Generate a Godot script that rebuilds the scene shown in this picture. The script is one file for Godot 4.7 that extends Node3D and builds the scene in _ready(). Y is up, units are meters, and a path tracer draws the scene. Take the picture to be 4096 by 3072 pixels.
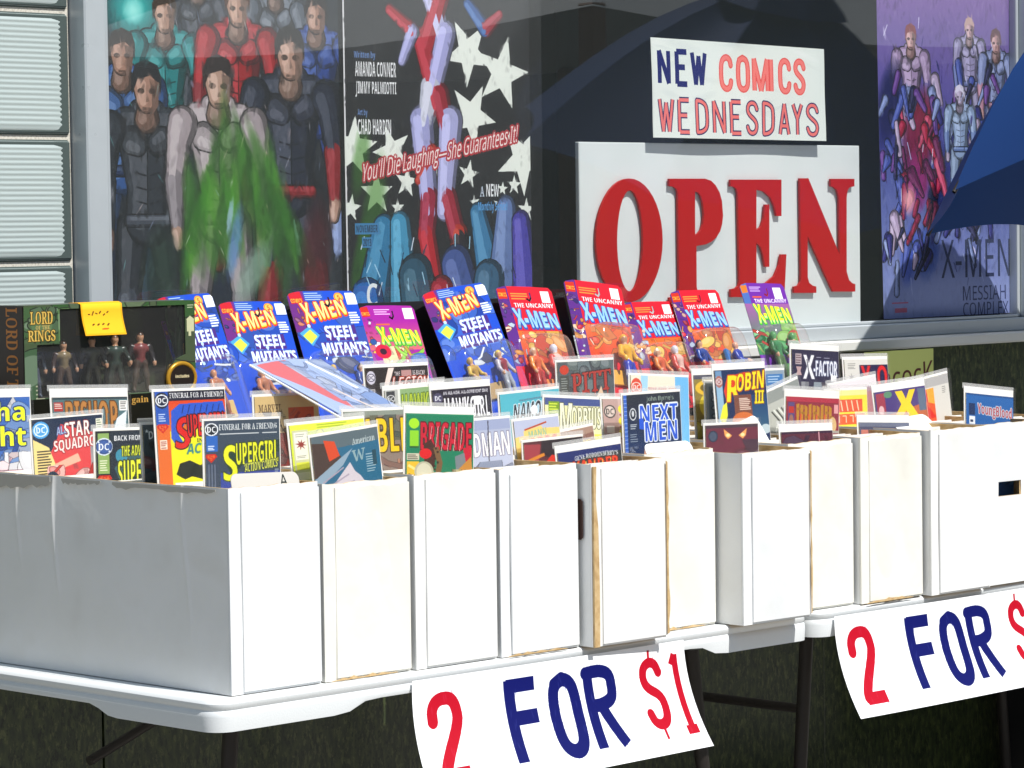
extends Node3D

const T := 0.74          # height of the table top above the pavement
const P := 0.185         # pitch of the comic boxes along the table
const BH := 0.31         # height of a comic box
const ZG := -1.10        # plane of the shop window glass

var M := {}              # materials
var rng := RandomNumberGenerator.new()

# ---------------------------------------------------------------- helpers
func lin(h: String) -> Color:
	return Color(h)

func numbered(n: String) -> String:
	if not has_node(NodePath(n)):
		return n
	var i := 1
	while has_node(NodePath("%s_%03d" % [n, i])):
		i += 1
	return "%s_%03d" % [n, i]

func thing(called: String, label: String, category: String, at := Vector3.ZERO, group := "") -> Node3D:
	var o := Node3D.new()
	o.name = numbered(called)
	add_child(o)
	o.position = at
	tag(o, label, category, group)
	return o

func tag(o: Node, label: String, category := "", group := "") -> void:
	o.set_meta("label", label)
	if category != "":
		o.set_meta("category", category)
	if group != "":
		o.set_meta("group", group)

func part(called: String, mesh: Mesh, mat: Material, parent: Node3D, at := Vector3.ZERO, basis := Basis()) -> MeshInstance3D:
	var m := MeshInstance3D.new()
	m.name = called if parent != self else numbered(called)
	m.mesh = mesh
	if mat != null:
		m.material_override = mat
	parent.add_child(m, true)
	m.transform = Transform3D(basis, at)
	return m

func structure(called: String, mesh: Mesh, mat: Material, at := Vector3.ZERO) -> MeshInstance3D:
	var m := part(called, mesh, mat, self, at)
	m.set_meta("kind", "structure")
	return m

func new_st() -> SurfaceTool:
	var st := SurfaceTool.new()
	st.begin(Mesh.PRIMITIVE_TRIANGLES)
	return st

# a, b, c, d run clockwise seen from the front
func quad(st: SurfaceTool, a: Vector3, b: Vector3, c: Vector3, d: Vector3, uv := Rect2(0, 0, 1, 1)) -> void:
	var n := (c - a).cross(b - a).normalized()
	if n.length() < 0.5:
		n = (d - a).cross(c - a).normalized()
	var vs := [a, b, c, a, c, d]
	var e := uv.end
	var us := [uv.position, Vector2(e.x, uv.position.y), e, uv.position, e, Vector2(uv.position.x, e.y)]
	for i in 6:
		st.set_normal(n)
		st.set_uv(us[i])
		st.add_vertex(vs[i])

func box_into(st: SurfaceTool, lo: Vector3, hi: Vector3, front_uv := Rect2(0, 0, 1, 1)) -> void:
	var a := Vector3(lo.x, hi.y, hi.z); var b := hi; var c := Vector3(hi.x, lo.y, hi.z); var d := Vector3(lo.x, lo.y, hi.z)
	var e := Vector3(lo.x, hi.y, lo.z); var f := Vector3(hi.x, hi.y, lo.z); var g := Vector3(hi.x, lo.y, lo.z); var h := lo
	quad(st, a, b, c, d, front_uv)
	quad(st, f, e, h, g)
	quad(st, e, a, d, h)
	quad(st, b, f, g, c)
	quad(st, e, f, b, a)
	quad(st, d, c, g, h)

# box with chamfered edges, from lo to hi
func bevel_into(st: SurfaceTool, lo: Vector3, hi: Vector3, r := 0.002) -> void:
	var c := (lo + hi) / 2
	var s := (hi - lo) / 2
	r = minf(r, minf(s.x, minf(s.y, s.z)) * 0.49)
	for ax in 3:
		for sg in [-1.0, 1.0]:
			var u := (ax + 1) % 3
			var v := (ax + 2) % 3
			var q := []
			for k in [[-1, -1], [1, -1], [1, 1], [-1, 1]]:
				var p := Vector3.ZERO
				p[ax] = sg * s[ax]
				p[u] = k[0] * (s[u] - r)
				p[v] = k[1] * (s[v] - r)
				q.append(c + p)
			if sg > 0:
				q.reverse()
			quad(st, q[0], q[1], q[2], q[3])
	for ax in 3:
		var u := (ax + 1) % 3
		var v := (ax + 2) % 3
		for su in [-1.0, 1.0]:
			for sv in [-1.0, 1.0]:
				var q := []
				for k in [[0, -1], [0, 1], [1, 1], [1, -1]]:
					var p := Vector3.ZERO
					p[ax] = k[1] * (s[ax] - r)
					p[u] = su * (s[u] if k[0] == 0 else s[u] - r)
					p[v] = sv * (s[v] - r if k[0] == 0 else s[v])
					q.append(c + p)
				if su * sv > 0:
					q.reverse()
				quad(st, q[0], q[1], q[2], q[3])
	for sx in [-1.0, 1.0]:
		for sy in [-1.0, 1.0]:
			for sz in [-1.0, 1.0]:
				var a := c + Vector3(sx * s.x, sy * (s.y - r), sz * (s.z - r))
				var b := c + Vector3(sx * (s.x - r), sy * s.y, sz * (s.z - r))
				var d := c + Vector3(sx * (s.x - r), sy * (s.y - r), sz * s.z)
				var n := Vector3(sx, sy, sz).normalized()
				for w in ([a, d, b] if sx * sy * sz > 0 else [a, b, d]):
					st.set_normal(n)
					st.set_uv(Vector2.ZERO)
					st.add_vertex(w)

func bevel(lo: Vector3, hi: Vector3, r := 0.002) -> ArrayMesh:
	var st := new_st()
	bevel_into(st, lo, hi, r)
	return st.commit()

# round bar through a list of points
func tube_into(st: SurfaceTool, pts: Array, r: float, sides := 10) -> void:
	var rings := []
	for i in pts.size():
		var d: Vector3 = (pts[mini(i + 1, pts.size() - 1)] - pts[maxi(i - 1, 0)]).normalized()
		var u := d.cross(Vector3(0.31, 0.87, 0.39)).normalized()
		var v := d.cross(u)
		var ring := []
		for k in sides:
			var a := TAU * k / sides
			ring.append([pts[i] + (u * cos(a) + v * sin(a)) * r, u * cos(a) + v * sin(a)])
		rings.append(ring)
	for i in pts.size() - 1:
		for k in sides:
			var k2 := (k + 1) % sides
			for w in [rings[i][k], rings[i + 1][k], rings[i + 1][k2], rings[i][k], rings[i + 1][k2], rings[i][k2]]:
				st.set_normal(w[1])
				st.set_uv(Vector2(float(k) / sides, float(i)))
				st.add_vertex(w[0])
	for e in [0, pts.size() - 1]:
		for k in range(1, sides - 1):
			for w in [rings[e][0], rings[e][k], rings[e][k + 1]]:
				st.set_normal((pts[e] - pts[1 if e == 0 else e - 1]).normalized())
				st.set_uv(Vector2.ZERO)
				st.add_vertex(w[0])

func tube(pts: Array, r: float, sides := 10) -> ArrayMesh:
	var st := new_st()
	tube_into(st, pts, r, sides)
	return st.commit()

# flat outline in xy with depth in z, bevelled towards the front
func prism(outer: PackedVector2Array, depth: float, bev := 0.0, holes: Array = [], uvr := Rect2()) -> ArrayMesh:
	var lo2 := Vector2.INF
	var hi2 := -Vector2.INF
	for v in outer:
		lo2 = lo2.min(v); hi2 = hi2.max(v)
	var st := new_st()
	var pts := outer.duplicate()
	if Geometry2D.is_polygon_clockwise(pts):
		pts.reverse()
	var inner := pts
	if bev > 0.0:
		var o := Geometry2D.offset_polygon(pts, -bev, Geometry2D.JOIN_MITER)
		if o.size() == 1 and o[0].size() == pts.size():
			inner = o[0]
			var best := 0
			for i in inner.size():
				if inner[i].distance_to(pts[0]) < inner[best].distance_to(pts[0]):
					best = i
			var rot := PackedVector2Array()
			for i in inner.size():
				rot.append(inner[(best + i) % inner.size()])
			inner = rot
	var hs := []
	for h in holes:
		var hh: PackedVector2Array = h.duplicate()
		if not Geometry2D.is_polygon_clockwise(hh):
			hh.reverse()
		hs.append(hh)
	# bridge the holes into the outline
	var face := inner.duplicate()
	for hh in hs:
		var bi := 0
		var bj := 0
		var bd := 1e9
		for i in face.size():
			for j in hh.size():
				var d: float = face[i].distance_to(hh[j])
				if d < bd:
					bd = d; bi = i; bj = j
		var f2 := PackedVector2Array()
		for i in bi + 1:
			f2.append(face[i])
		for j in hh.size() + 1:
			f2.append(hh[(bj + j) % hh.size()])
		for i in range(bi, face.size()):
			f2.append(face[i])
		face = f2
	var t := Geometry2D.triangulate_polygon(face)
	for i in range(0, t.size(), 3):
		for z in [depth, 0.0]:
			var ids := [t[i], t[i + 1], t[i + 2]]
			var cw: bool = (face[ids[1]] - face[ids[0]]).cross(face[ids[2]] - face[ids[0]]) < 0
			if cw != (z > 0.0):
				ids.reverse()
			for k in ids:
				st.set_normal(Vector3(0, 0, 1 if z > 0.0 else -1))
				var f2 := (face[k] - lo2) / (hi2 - lo2)
				st.set_uv(uvr.position + uvr.size * Vector2(f2.x, 1.0 - f2.y) if uvr.size.x > 0.0 else face[k])
				st.add_vertex(Vector3(face[k].x, face[k].y, z))
	var n := pts.size()
	for i in n:
		var j := (i + 1) % n
		quad(st, Vector3(pts[i].x, pts[i].y, depth - bev), Vector3(pts[j].x, pts[j].y, depth - bev), Vector3(pts[j].x, pts[j].y, 0), Vector3(pts[i].x, pts[i].y, 0))
		if inner != pts:
			quad(st, Vector3(inner[i].x, inner[i].y, depth), Vector3(inner[j].x, inner[j].y, depth), Vector3(pts[j].x, pts[j].y, depth - bev), Vector3(pts[i].x, pts[i].y, depth - bev))
	for hh in hs:
		for i in hh.size():
			var j: int = (i + 1) % hh.size()
			quad(st, Vector3(hh[i].x, hh[i].y, depth), Vector3(hh[j].x, hh[j].y, depth), Vector3(hh[j].x, hh[j].y, 0), Vector3(hh[i].x, hh[i].y, 0))
	return st.commit()

# sheet of given points grid[row][col] (row 0 = top), with a thickness along n
func sheet(grid: Array, thick: float, uv := Rect2(0, 0, 1, 1)) -> ArrayMesh:
	var st := new_st()
	var rows := grid.size()
	var cols: int = grid[0].size()
	var nrm := []
	for r in rows:
		var row := []
		for c in cols:
			var dx: Vector3 = grid[r][mini(c + 1, cols - 1)] - grid[r][maxi(c - 1, 0)]
			var dy: Vector3 = grid[maxi(r - 1, 0)][c] - grid[mini(r + 1, rows - 1)][c]
			row.append(dx.cross(dy).normalized())
		nrm.append(row)
	for side in [0, 1]:
		for r in rows - 1:
			for c in cols - 1:
				var ids := [[r, c], [r, c + 1], [r + 1, c + 1], [r, c], [r + 1, c + 1], [r + 1, c]]
				if side == 1:
					ids.reverse()
				for k in ids:
					var nn: Vector3 = nrm[k[0]][k[1]]
					st.set_normal(nn if side == 0 else -nn)
					st.set_uv(uv.position + uv.size * Vector2(float(k[1]) / (cols - 1), float(k[0]) / (rows - 1)))
					st.add_vertex(grid[k[0]][k[1]] - (nn * thick if side == 1 else Vector3.ZERO))
	for r in rows - 1:
		for c in [0, cols - 1]:
			var a: Vector3 = grid[r][c]; var b: Vector3 = grid[r + 1][c]
			var a2: Vector3 = a - nrm[r][c] * thick; var b2: Vector3 = b - nrm[r + 1][c] * thick
			if c == 0:
				quad(st, a2, a, b, b2, Rect2(uv.position, Vector2.ZERO))
			else:
				quad(st, a, a2, b2, b, Rect2(uv.position, Vector2.ZERO))
	for c in cols - 1:
		for r in [0, rows - 1]:
			var a: Vector3 = grid[r][c]; var b: Vector3 = grid[r][c + 1]
			var a2: Vector3 = a - nrm[r][c] * thick; var b2: Vector3 = b - nrm[r][c + 1] * thick
			if r == 0:
				quad(st, a2, b2, b, a, Rect2(uv.position, Vector2.ZERO))
			else:
				quad(st, a, b, b2, a2, Rect2(uv.position, Vector2.ZERO))
	return st.commit()

# small figures: tapered capsules joined smoothly and meshed as surface nets
# bones: [a, b, ra, rb, colour]
func figure_mesh(bones: Array, cell: float) -> ArrayMesh:
	var lo := Vector3.INF
	var hi := -Vector3.INF
	for b in bones:
		var r: float = maxf(b[2], b[3]) + cell * 2
		for q in [b[0], b[1]]:
			lo = lo.min(q - Vector3.ONE * r)
			hi = hi.max(q + Vector3.ONE * r)
	var n := Vector3i(((hi - lo) / cell).ceil()) + Vector3i.ONE
	var f := PackedFloat32Array()
	f.resize(n.x * n.y * n.z)
	f.fill(1.0)
	var kk := cell * 1.4
	for b in bones:
		var a: Vector3 = b[0]
		var d: Vector3 = b[1] - a
		var dd := maxf(d.length_squared(), 1e-9)
		var r: float = maxf(b[2], b[3]) + cell * 3
		var l2 := Vector3i(((a.min(b[1]) - Vector3.ONE * r - lo) / cell).floor()).clamp(Vector3i.ZERO, n - Vector3i.ONE)
		var h2 := Vector3i(((a.max(b[1]) + Vector3.ONE * r - lo) / cell).ceil()).clamp(Vector3i.ZERO, n - Vector3i.ONE)
		for z in range(l2.z, h2.z + 1):
			for y in range(l2.y, h2.y + 1):
				for x in range(l2.x, h2.x + 1):
					var q := lo + Vector3(x, y, z) * cell
					var t := clampf((q - a).dot(d) / dd, 0.0, 1.0)
					var s: float = (q - a - d * t).length() - lerpf(b[2], b[3], t)
					var i := (z * n.y + y) * n.x + x
					var o := f[i]
					var hh := clampf(0.5 + 0.5 * (o - s) / kk, 0.0, 1.0)
					f[i] = lerpf(o, s, hh) - kk * hh * (1.0 - hh)
	var vid := {}
	var vs := PackedVector3Array()
	var cs := PackedColorArray()
	for z in n.z - 1:
		for y in n.y - 1:
			for x in n.x - 1:
				var mask := 0
				var vals := []
				for k in 8:
					var i := ((z + (k >> 2)) * n.y + y + ((k >> 1) & 1)) * n.x + x + (k & 1)
					vals.append(f[i])
					if f[i] < 0.0:
						mask |= 1 << k
				if mask == 0 or mask == 255:
					continue
				var sum := Vector3.ZERO
				var cnt := 0
				for e in [[0, 1], [2, 3], [4, 5], [6, 7], [0, 2], [1, 3], [4, 6], [5, 7], [0, 4], [1, 5], [2, 6], [3, 7]]:
					var va: float = vals[e[0]]
					var vb: float = vals[e[1]]
					if (va < 0.0) != (vb < 0.0):
						var t := va / (va - vb)
						var pa := Vector3(e[0] & 1, (e[0] >> 1) & 1, e[0] >> 2)
						var pb := Vector3(e[1] & 1, (e[1] >> 1) & 1, e[1] >> 2)
						sum += pa.lerp(pb, t)
						cnt += 1
				var v := lo + (Vector3(x, y, z) + sum / cnt) * cell
				vid[(z * n.y + y) * n.x + x] = vs.size()
				vs.append(v)
				var bd := 1e9
				var bc := Color.WHITE
				for b in bones:
					var d: Vector3 = b[1] - b[0]
					var t := clampf((v - b[0]).dot(d) / maxf(d.length_squared(), 1e-9), 0.0, 1.0)
					var s: float = (v - b[0] - d * t).length() - lerpf(b[2], b[3], t)
					if s < bd:
						bd = s; bc = b[4]
				cs.append(bc)
	var st := new_st()
	st.set_smooth_group(0)
	var strides := [1, n.x, n.x * n.y]
	for z in range(1, n.z - 1):
		for y in range(1, n.y - 1):
			for x in range(1, n.x - 1):
				var i := (z * n.y + y) * n.x + x
				for ax in 3:
					var j: int = i + strides[ax]
					if (f[i] < 0.0) == (f[j] < 0.0):
						continue
					var u: int = strides[(ax + 1) % 3]
					var v: int = strides[(ax + 2) % 3]
					var ids := [i - u - v, i - v, i, i - u]
					var ok := true
					for k in ids:
						if not vid.has(k):
							ok = false
					if not ok:
						continue
					if f[i] < 0.0:
						ids.reverse()
					for k in [0, 1, 2, 0, 2, 3]:
						st.set_color(cs[vid[ids[k]]])
						st.add_vertex(vs[vid[ids[k]]])
	st.index()
	st.generate_normals()
	return st.commit()

# ---------------------------------------------------------------- print: a small painter for covers, cards, posters and signs
var im: Image
var ox := 0.0
var oy := 0.0
var sc := 1.0
var sv := 1.0
var clip := Rect2i()
var tcache := {}
var fonts := []

func cell(image: Image, x: int, y: int, w: int, h: int, units: float, upright := 1.0) -> void:
	im = image
	ox = x; oy = y
	sc = w / units
	sv = sc * upright
	clip = Rect2i(x, y, w, h)

func span(y: int, x0: float, x1: float, c: Color) -> void:
	var a := maxi(int(ceil(x0 - 0.5)), clip.position.x)
	var b := mini(int(ceil(x1 - 0.5)), clip.end.x)
	if b > a and y >= clip.position.y and y < clip.end.y:
		im.fill_rect(Rect2i(a, y, b - a, 1), c)

func pr(x: float, y: float, w: float, h: float, c: Color) -> void:
	im.fill_rect(Rect2i(int(round(ox + x * sc)), int(round(oy + y * sv)), int(round(w * sc)), int(round(h * sv))).intersection(clip), c)

func fill_px(contours: Array, c: Color) -> void:
	var y0 := 1e9
	var y1 := -1e9
	for q in contours:
		for v in q:
			y0 = minf(y0, v.y); y1 = maxf(y1, v.y)
	for y in range(maxi(int(floor(y0)), clip.position.y), mini(int(ceil(y1)), clip.end.y)):
		var xs := []
		var yc := y + 0.5
		for q in contours:
			var n: int = q.size()
			for i in n:
				var a: Vector2 = q[i]
				var b: Vector2 = q[(i + 1) % n]
				if (a.y <= yc) != (b.y <= yc):
					xs.append(a.x + (yc - a.y) / (b.y - a.y) * (b.x - a.x))
		xs.sort()
		for i in range(0, xs.size() - 1, 2):
			span(y, xs[i], xs[i + 1], c)

func pp(pts: Array, c: Color) -> void:
	var q := PackedVector2Array()
	for v in pts:
		q.append(Vector2(ox + v[0] * sc, oy + v[1] * sv))
	fill_px([q], c)

func pe(cx: float, cy: float, rx: float, ry: float, c: Color, rot := 0.0) -> void:
	var q := PackedVector2Array()
	for i in 28:
		var v := Vector2(cos(TAU * i / 28) * rx, sin(TAU * i / 28) * ry).rotated(rot)
		q.append(Vector2(ox + (cx + v.x) * sc, oy + (cy + v.y) * sv))
	fill_px([q], c)

func star(cx: float, cy: float, r: float, c: Color, rot := 0.0, n := 5, k := 0.4) -> void:
	var q := []
	for i in n * 2:
		var v := Vector2(0, -r * (1.0 if i % 2 == 0 else k)).rotated(rot + PI * i / n)
		q.append([cx + v.x, cy + v.y])
	pp(q, c)

# thick line with square ends
func stroke(pts: Array, w: float, c: Color) -> void:
	for i in pts.size() - 1:
		var a := Vector2(pts[i][0], pts[i][1])
		var b := Vector2(pts[i + 1][0], pts[i + 1][1])
		var n := (b - a).orthogonal().normalized() * w / 2
		pp([[a.x + n.x, a.y + n.y], [b.x + n.x, b.y + n.y], [b.x - n.x, b.y - n.y], [a.x - n.x, a.y - n.y]], c)
		if i > 0:
			pe(a.x, a.y, w / 2, w / 2, c)

# soft-edged dab of paint, blended
func dab(cx: float, cy: float, rx: float, ry: float, rot: float, c: Color, edge := 0.35) -> void:
	var R := maxf(rx, ry)
	var x0 := maxi(int(ox + (cx - R) * sc), clip.position.x)
	var x1 := mini(int(ox + (cx + R) * sc) + 1, clip.end.x)
	var y0 := maxi(int(oy + (cy - R) * sv), clip.position.y)
	var y1 := mini(int(oy + (cy + R) * sv) + 1, clip.end.y)
	var cr := cos(-rot)
	var sr := sin(-rot)
	for y in range(y0, y1):
		for x in range(x0, x1):
			var px := (x - ox) / sc - cx
			var py := (y - oy) / sv - cy
			var u := (px * cr - py * sr) / rx
			var v := (px * sr + py * cr) / ry
			var d := u * u + v * v
			if d < 1.0:
				var a: float = c.a * clampf((1.0 - d) / edge, 0.0, 1.0)
				im.set_pixel(x, y, im.get_pixel(x, y).lerp(Color(c.r, c.g, c.b), a))

func grad(x: float, y: float, w: float, h: float, c1: Color, c2: Color) -> void:
	var n := int(h * sv) + 1
	for i in n:
		var c := c1.lerp(c2, float(i) / n)
		im.fill_rect(Rect2i(int(round(ox + x * sc)), int(oy + y * sv) + i, int(round(w * sc)), 1).intersection(clip), c)

func text_tris(s: String, font: int) -> Array:
	var key := "%d|%s" % [font, s]
	if tcache.has(key):
		return tcache[key]
	var tm := TextMesh.new()
	tm.font = fonts[font]
	tm.text = s
	tm.font_size = 48
	tm.pixel_size = 0.02
	tm.depth = 0.0
	tm.curve_step = 1.0
	var arr := tm.get_mesh_arrays()
	var v: PackedVector3Array = arr[Mesh.ARRAY_VERTEX]
	var idx := PackedInt32Array()
	if arr[Mesh.ARRAY_INDEX] != null:
		idx = arr[Mesh.ARRAY_INDEX]
	if idx.is_empty():
		for i in v.size():
			idx.append(i)
	var lo := Vector2.INF
	var hi := -Vector2.INF
	for q in v:
		lo = lo.min(Vector2(q.x, q.y)); hi = hi.max(Vector2(q.x, q.y))
	var out := PackedVector2Array()
	for i in idx:
		out.append(Vector2((v[i].x - lo.x) / (hi.x - lo.x), (hi.y - v[i].y) / (hi.y - lo.y)))
	tcache[key] = [out]
	return tcache[key]

# lettering set into the quad x,y,w,h; rise lifts the right end, skew leans the letters, arc bows the line
func txt(s: String, font: int, x: float, y: float, w: float, h: float, c: Color, oc = null, ow := 1.0, rise := 0.0, skew := 0.0, grow := 1.0, arc := 0.0) -> void:
	var tr: PackedVector2Array = text_tris(s, font)[0]
	var pts := PackedVector2Array()
	for v in tr:
		var hh := h * lerpf(1.0, grow, v.x)
		var px := x + v.x * w + skew * (1.0 - v.y) * hh
		var py := y + h - (1.0 - v.y) * hh - rise * v.x - arc * 4.0 * v.x * (1.0 - v.x)
		pts.append(Vector2(ox + px * sc, oy + py * sv))
	if oc != null:
		var o := ow * sc
		for d in [[1, 0], [-1, 0], [0, 1], [0, -1], [0.7, 0.7], [-0.7, 0.7], [0.7, -0.7], [-0.7, -0.7]]:
			tri_px(pts, Vector2(d[0], d[1]) * o, oc)
	tri_px(pts, Vector2.ZERO, c)

func tri_px(pts: PackedVector2Array, off: Vector2, c: Color) -> void:
	for i in range(0, pts.size() - 2, 3):
		var a := pts[i] + off
		var b := pts[i + 1] + off
		var d := pts[i + 2] + off
		var y0 := maxi(int(floor(minf(a.y, minf(b.y, d.y)))), clip.position.y)
		var y1 := mini(int(ceil(maxf(a.y, maxf(b.y, d.y)))), clip.end.y)
		for y in range(y0, y1):
			var yc := y + 0.5
			var xa := 1e9
			var xb := -1e9
			for e in [[a, b], [b, d], [d, a]]:
				var p: Vector2 = e[0]
				var q: Vector2 = e[1]
				if (p.y <= yc) != (q.y <= yc):
					var xx := p.x + (yc - p.y) / (q.y - p.y) * (q.x - p.x)
					xa = minf(xa, xx); xb = maxf(xb, xx)
			if xb > xa:
				span(y, xa, xb, c)

# generic printed picture: overlapping brush shapes in a few colours
func art(x: float, y: float, w: float, h: float, cols: Array, n: int, sd: int) -> void:
	var r := RandomNumberGenerator.new()
	r.seed = sd
	var keep := clip
	clip = Rect2i(int(ox + x * sc), int(oy + y * sv), int(w * sc), int(h * sv)).intersection(keep)
	var ink := Color("1c1a1e")
	for i in n:
		var c: Color = Color(cols[r.randi() % cols.size()])
		c = c.lightened(r.randf() * 0.15).darkened(r.randf() * 0.2)
		var cx := x + r.randf() * w
		var cy := y + r.randf() * h
		var s := r.randf_range(0.1, 0.34) * w
		var inked := ink.lerp(c, 0.35)
		match r.randi() % 4:
			0:
				var rot := r.randf() * PI
				var k := r.randf_range(0.5, 1.1)
				pe(cx, cy, s * 0.5 + 0.7, s * k + 0.7, inked, rot)
				pe(cx, cy, s * 0.5, s * k, c, rot)
				pe(cx - s * 0.1, cy - s * 0.1, s * 0.26, s * k * 0.6, c.lightened(0.18), rot)
			1:
				var q := []
				var q2 := []
				var a0 := r.randf() * TAU
				for k in 6:
					var v := Vector2(s * r.randf_range(0.4, 1.0), 0).rotated(a0 + TAU * k / 6.0)
					q.append([cx + v.x, cy + v.y])
					v += v.normalized() * 0.8
					q2.append([cx + v.x, cy + v.y])
				pp(q2, inked)
				pp(q, c)
			2:
				var d := Vector2(s, 0).rotated(r.randf() * PI)
				var path := [[cx - d.x, cy - d.y], [cx + d.x * 0.2, cy + d.y * 0.6], [cx + d.x, cy + d.y]]
				stroke(path, s * 0.22 + 1.2, inked)
				stroke(path, s * 0.22, c)
			3:
				for k in 4:
					stroke([[cx + k * 1.6, cy - s * 0.3], [cx + k * 1.6 + s * 0.2, cy + s * 0.3]], 0.5, inked)
	clip = keep

# tapered forms painted together: outline, dark side, body and light side of all of them in turn, so that they run into one another
# each is [ax, ay, bx, by, ra, rb, colour]
func forms(list: Array) -> void:
	for pass_no in 4:
		for q in list:
			var a := Vector2(q[0], q[1])
			var b := Vector2(q[2], q[3])
			var c: Color = q[6]
			var d := (b - a).normalized()
			var n := d.orthogonal()
			if n.x > 0.0 or (absf(n.x) < 0.3 and n.y > 0.0):
				n = -n
			var spec: Array = [[0.45, 0.0, 1.0, c.darkened(0.8)], [0.0, 0.0, 1.0, c.darkened(0.5)], [0.0, 0.16, 0.8, c.darkened(0.12)], [0.0, 0.38, 0.36, c.lightened(0.14)]][pass_no]
			var o := []
			for k in 9:
				var t := lerpf(PI / 2, PI * 1.5, k / 8.0)
				var v: Vector2 = a + (d * cos(t) * 0.9 + n * sin(t)) * (q[4] * spec[2] + spec[0]) + n * spec[1] * q[4]
				o.append([v.x, v.y])
			for k in 9:
				var t := lerpf(-PI / 2, PI / 2, k / 8.0)
				var v: Vector2 = b + (d * cos(t) * 0.9 + n * sin(t)) * (q[5] * spec[2] + spec[0]) + n * spec[1] * q[5]
				o.append([v.x, v.y])
			pp(o, spec[3])

func limb(ax: float, ay: float, bx: float, by: float, ra: float, rb: float, c: Color) -> void:
	forms([[ax, ay, bx, by, ra, rb, c]])

# an anonymous standing figure in a plain suit; x, y is the chin, h the full height
func stander(x: float, y: float, h: float, suit: Color, trim: Color, skin: Color, hair: Color, lean := 0.0) -> void:
	var u := h / 100.0
	var cy := y
	y -= 6.5 * u
	var legs := []
	for s in [-1.0, 1.0]:
		legs.append([x + 6 * u * s, y + 42 * u, x + (8 + lean * 3) * u * s, y + 62 * u, 6.4 * u, 4.4 * u, suit.darkened(0.1)])
		legs.append([x + (8 + lean * 3) * u * s, y + 64 * u, x + (9 + lean * 3) * u * s, y + 74 * u, 4.6 * u, 4.9 * u, trim])
		legs.append([x + (9 + lean * 3) * u * s, y + 74 * u, x + (9 + lean * 3) * u * s, y + 92 * u, 4.8 * u, 2.8 * u, trim])
	forms(legs)
	forms([[x, y + 15 * u, x, y + 30 * u, 11.5 * u, 8.0 * u, suit], [x, y + 30 * u, x, y + 40 * u, 8.0 * u, 9.0 * u, suit], [x - 9 * u, y + 10.5 * u, x + 9 * u, y + 10.5 * u, 5.6 * u, 5.6 * u, suit], [x - 4 * u, y + 6 * u, x + 4 * u, y + 6 * u, 3.4 * u, 3.4 * u, suit]])
	forms([[x - 6.4 * u, y + 15 * u, x - 3.4 * u, y + 16.4 * u, 4.4 * u, 3.6 * u, suit.lightened(0.1)], [x + 6.4 * u, y + 15 * u, x + 3.6 * u, y + 16.4 * u, 4.4 * u, 3.6 * u, suit.lightened(0.05)]])
	for k in 3:
		stroke([[x - 5 * u, y + (25 + k * 4.4) * u], [x - 0.6 * u, y + (26 + k * 4.4) * u]], 0.6 * u, suit.darkened(0.55))
		stroke([[x + 5 * u, y + (25 + k * 4.4) * u], [x + 0.6 * u, y + (26 + k * 4.4) * u]], 0.6 * u, suit.darkened(0.55))
	stroke([[x, y + 12 * u], [x - 0.3 * u, y + 38 * u]], 0.6 * u, suit.darkened(0.55))
	forms([[x - 8 * u, y + 40 * u, x + 8 * u, y + 40 * u, 1.8 * u, 1.8 * u, trim]])
	for s in [-1.0, 1.0]:
		forms([[x + 14 * u * s, y + 11 * u, x + 15.4 * u * s, y + 15 * u, 5.6 * u, 5.0 * u, suit], [x + 15.4 * u * s, y + 15 * u, x + (17 + lean) * u * s, y + 27 * u, 4.6 * u, 3.6 * u, suit], [x + (17 + lean) * u * s, y + 28 * u, x + (16 + lean * 4) * u * s, y + 42 * u, 4.2 * u, 2.5 * u, trim], [x + (16 + lean * 4) * u * s, y + 44 * u, x + (15.4 + lean * 4) * u * s, y + 48 * u, 2.5 * u, 1.8 * u, skin]])
	forms([[x, cy - 2 * u, x, cy + 2.0 * u, 3.6 * u, 4.8 * u, skin.darkened(0.3)]])
	y = cy + 0.6 * u
	u *= 1.18
	forms([[x, y - 8 * u, x, y - 3.4 * u, 4.7 * u, 3.2 * u, skin]])
	pp([[x - 5.0 * u, y - 5 * u], [x - 5.2 * u, y - 10 * u], [x - 3.6 * u, y - 13.4 * u], [x, y - 14.6 * u], [x + 3.8 * u, y - 13.2 * u], [x + 5.1 * u, y - 10 * u], [x + 4.9 * u, y - 5 * u], [x + 4.0 * u, y - 8.6 * u], [x + 1.2 * u, y - 10.4 * u], [x - 3.0 * u, y - 9.4 * u]], hair)
	pp([[x + 1.0 * u, y - 9.6 * u], [x + 4.4 * u, y - 8.6 * u], [x + 3.9 * u, y - 2.4 * u], [x + 1.6 * u, y + 0.2 * u], [x + 1.8 * u, y - 5 * u]], skin.darkened(0.4))
	for s in [-1.0, 1.0]:
		pe(x + 1.9 * u * s, y - 6.3 * u, 1.2 * u, 0.75 * u, skin.darkened(0.6))
	pr(x - 1.4 * u, y - 2.0 * u, 2.6 * u, 0.7 * u, skin.darkened(0.5))
	pp([[x, y - 6 * u], [x + 1.0 * u, y - 3.6 * u], [x - 0.3 * u, y - 3.4 * u]], skin.darkened(0.35))

# ---------------------------------------------------------------- comic covers, 100 units wide and 155 high
func K(h: String) -> Color:
	return Color(h)

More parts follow.
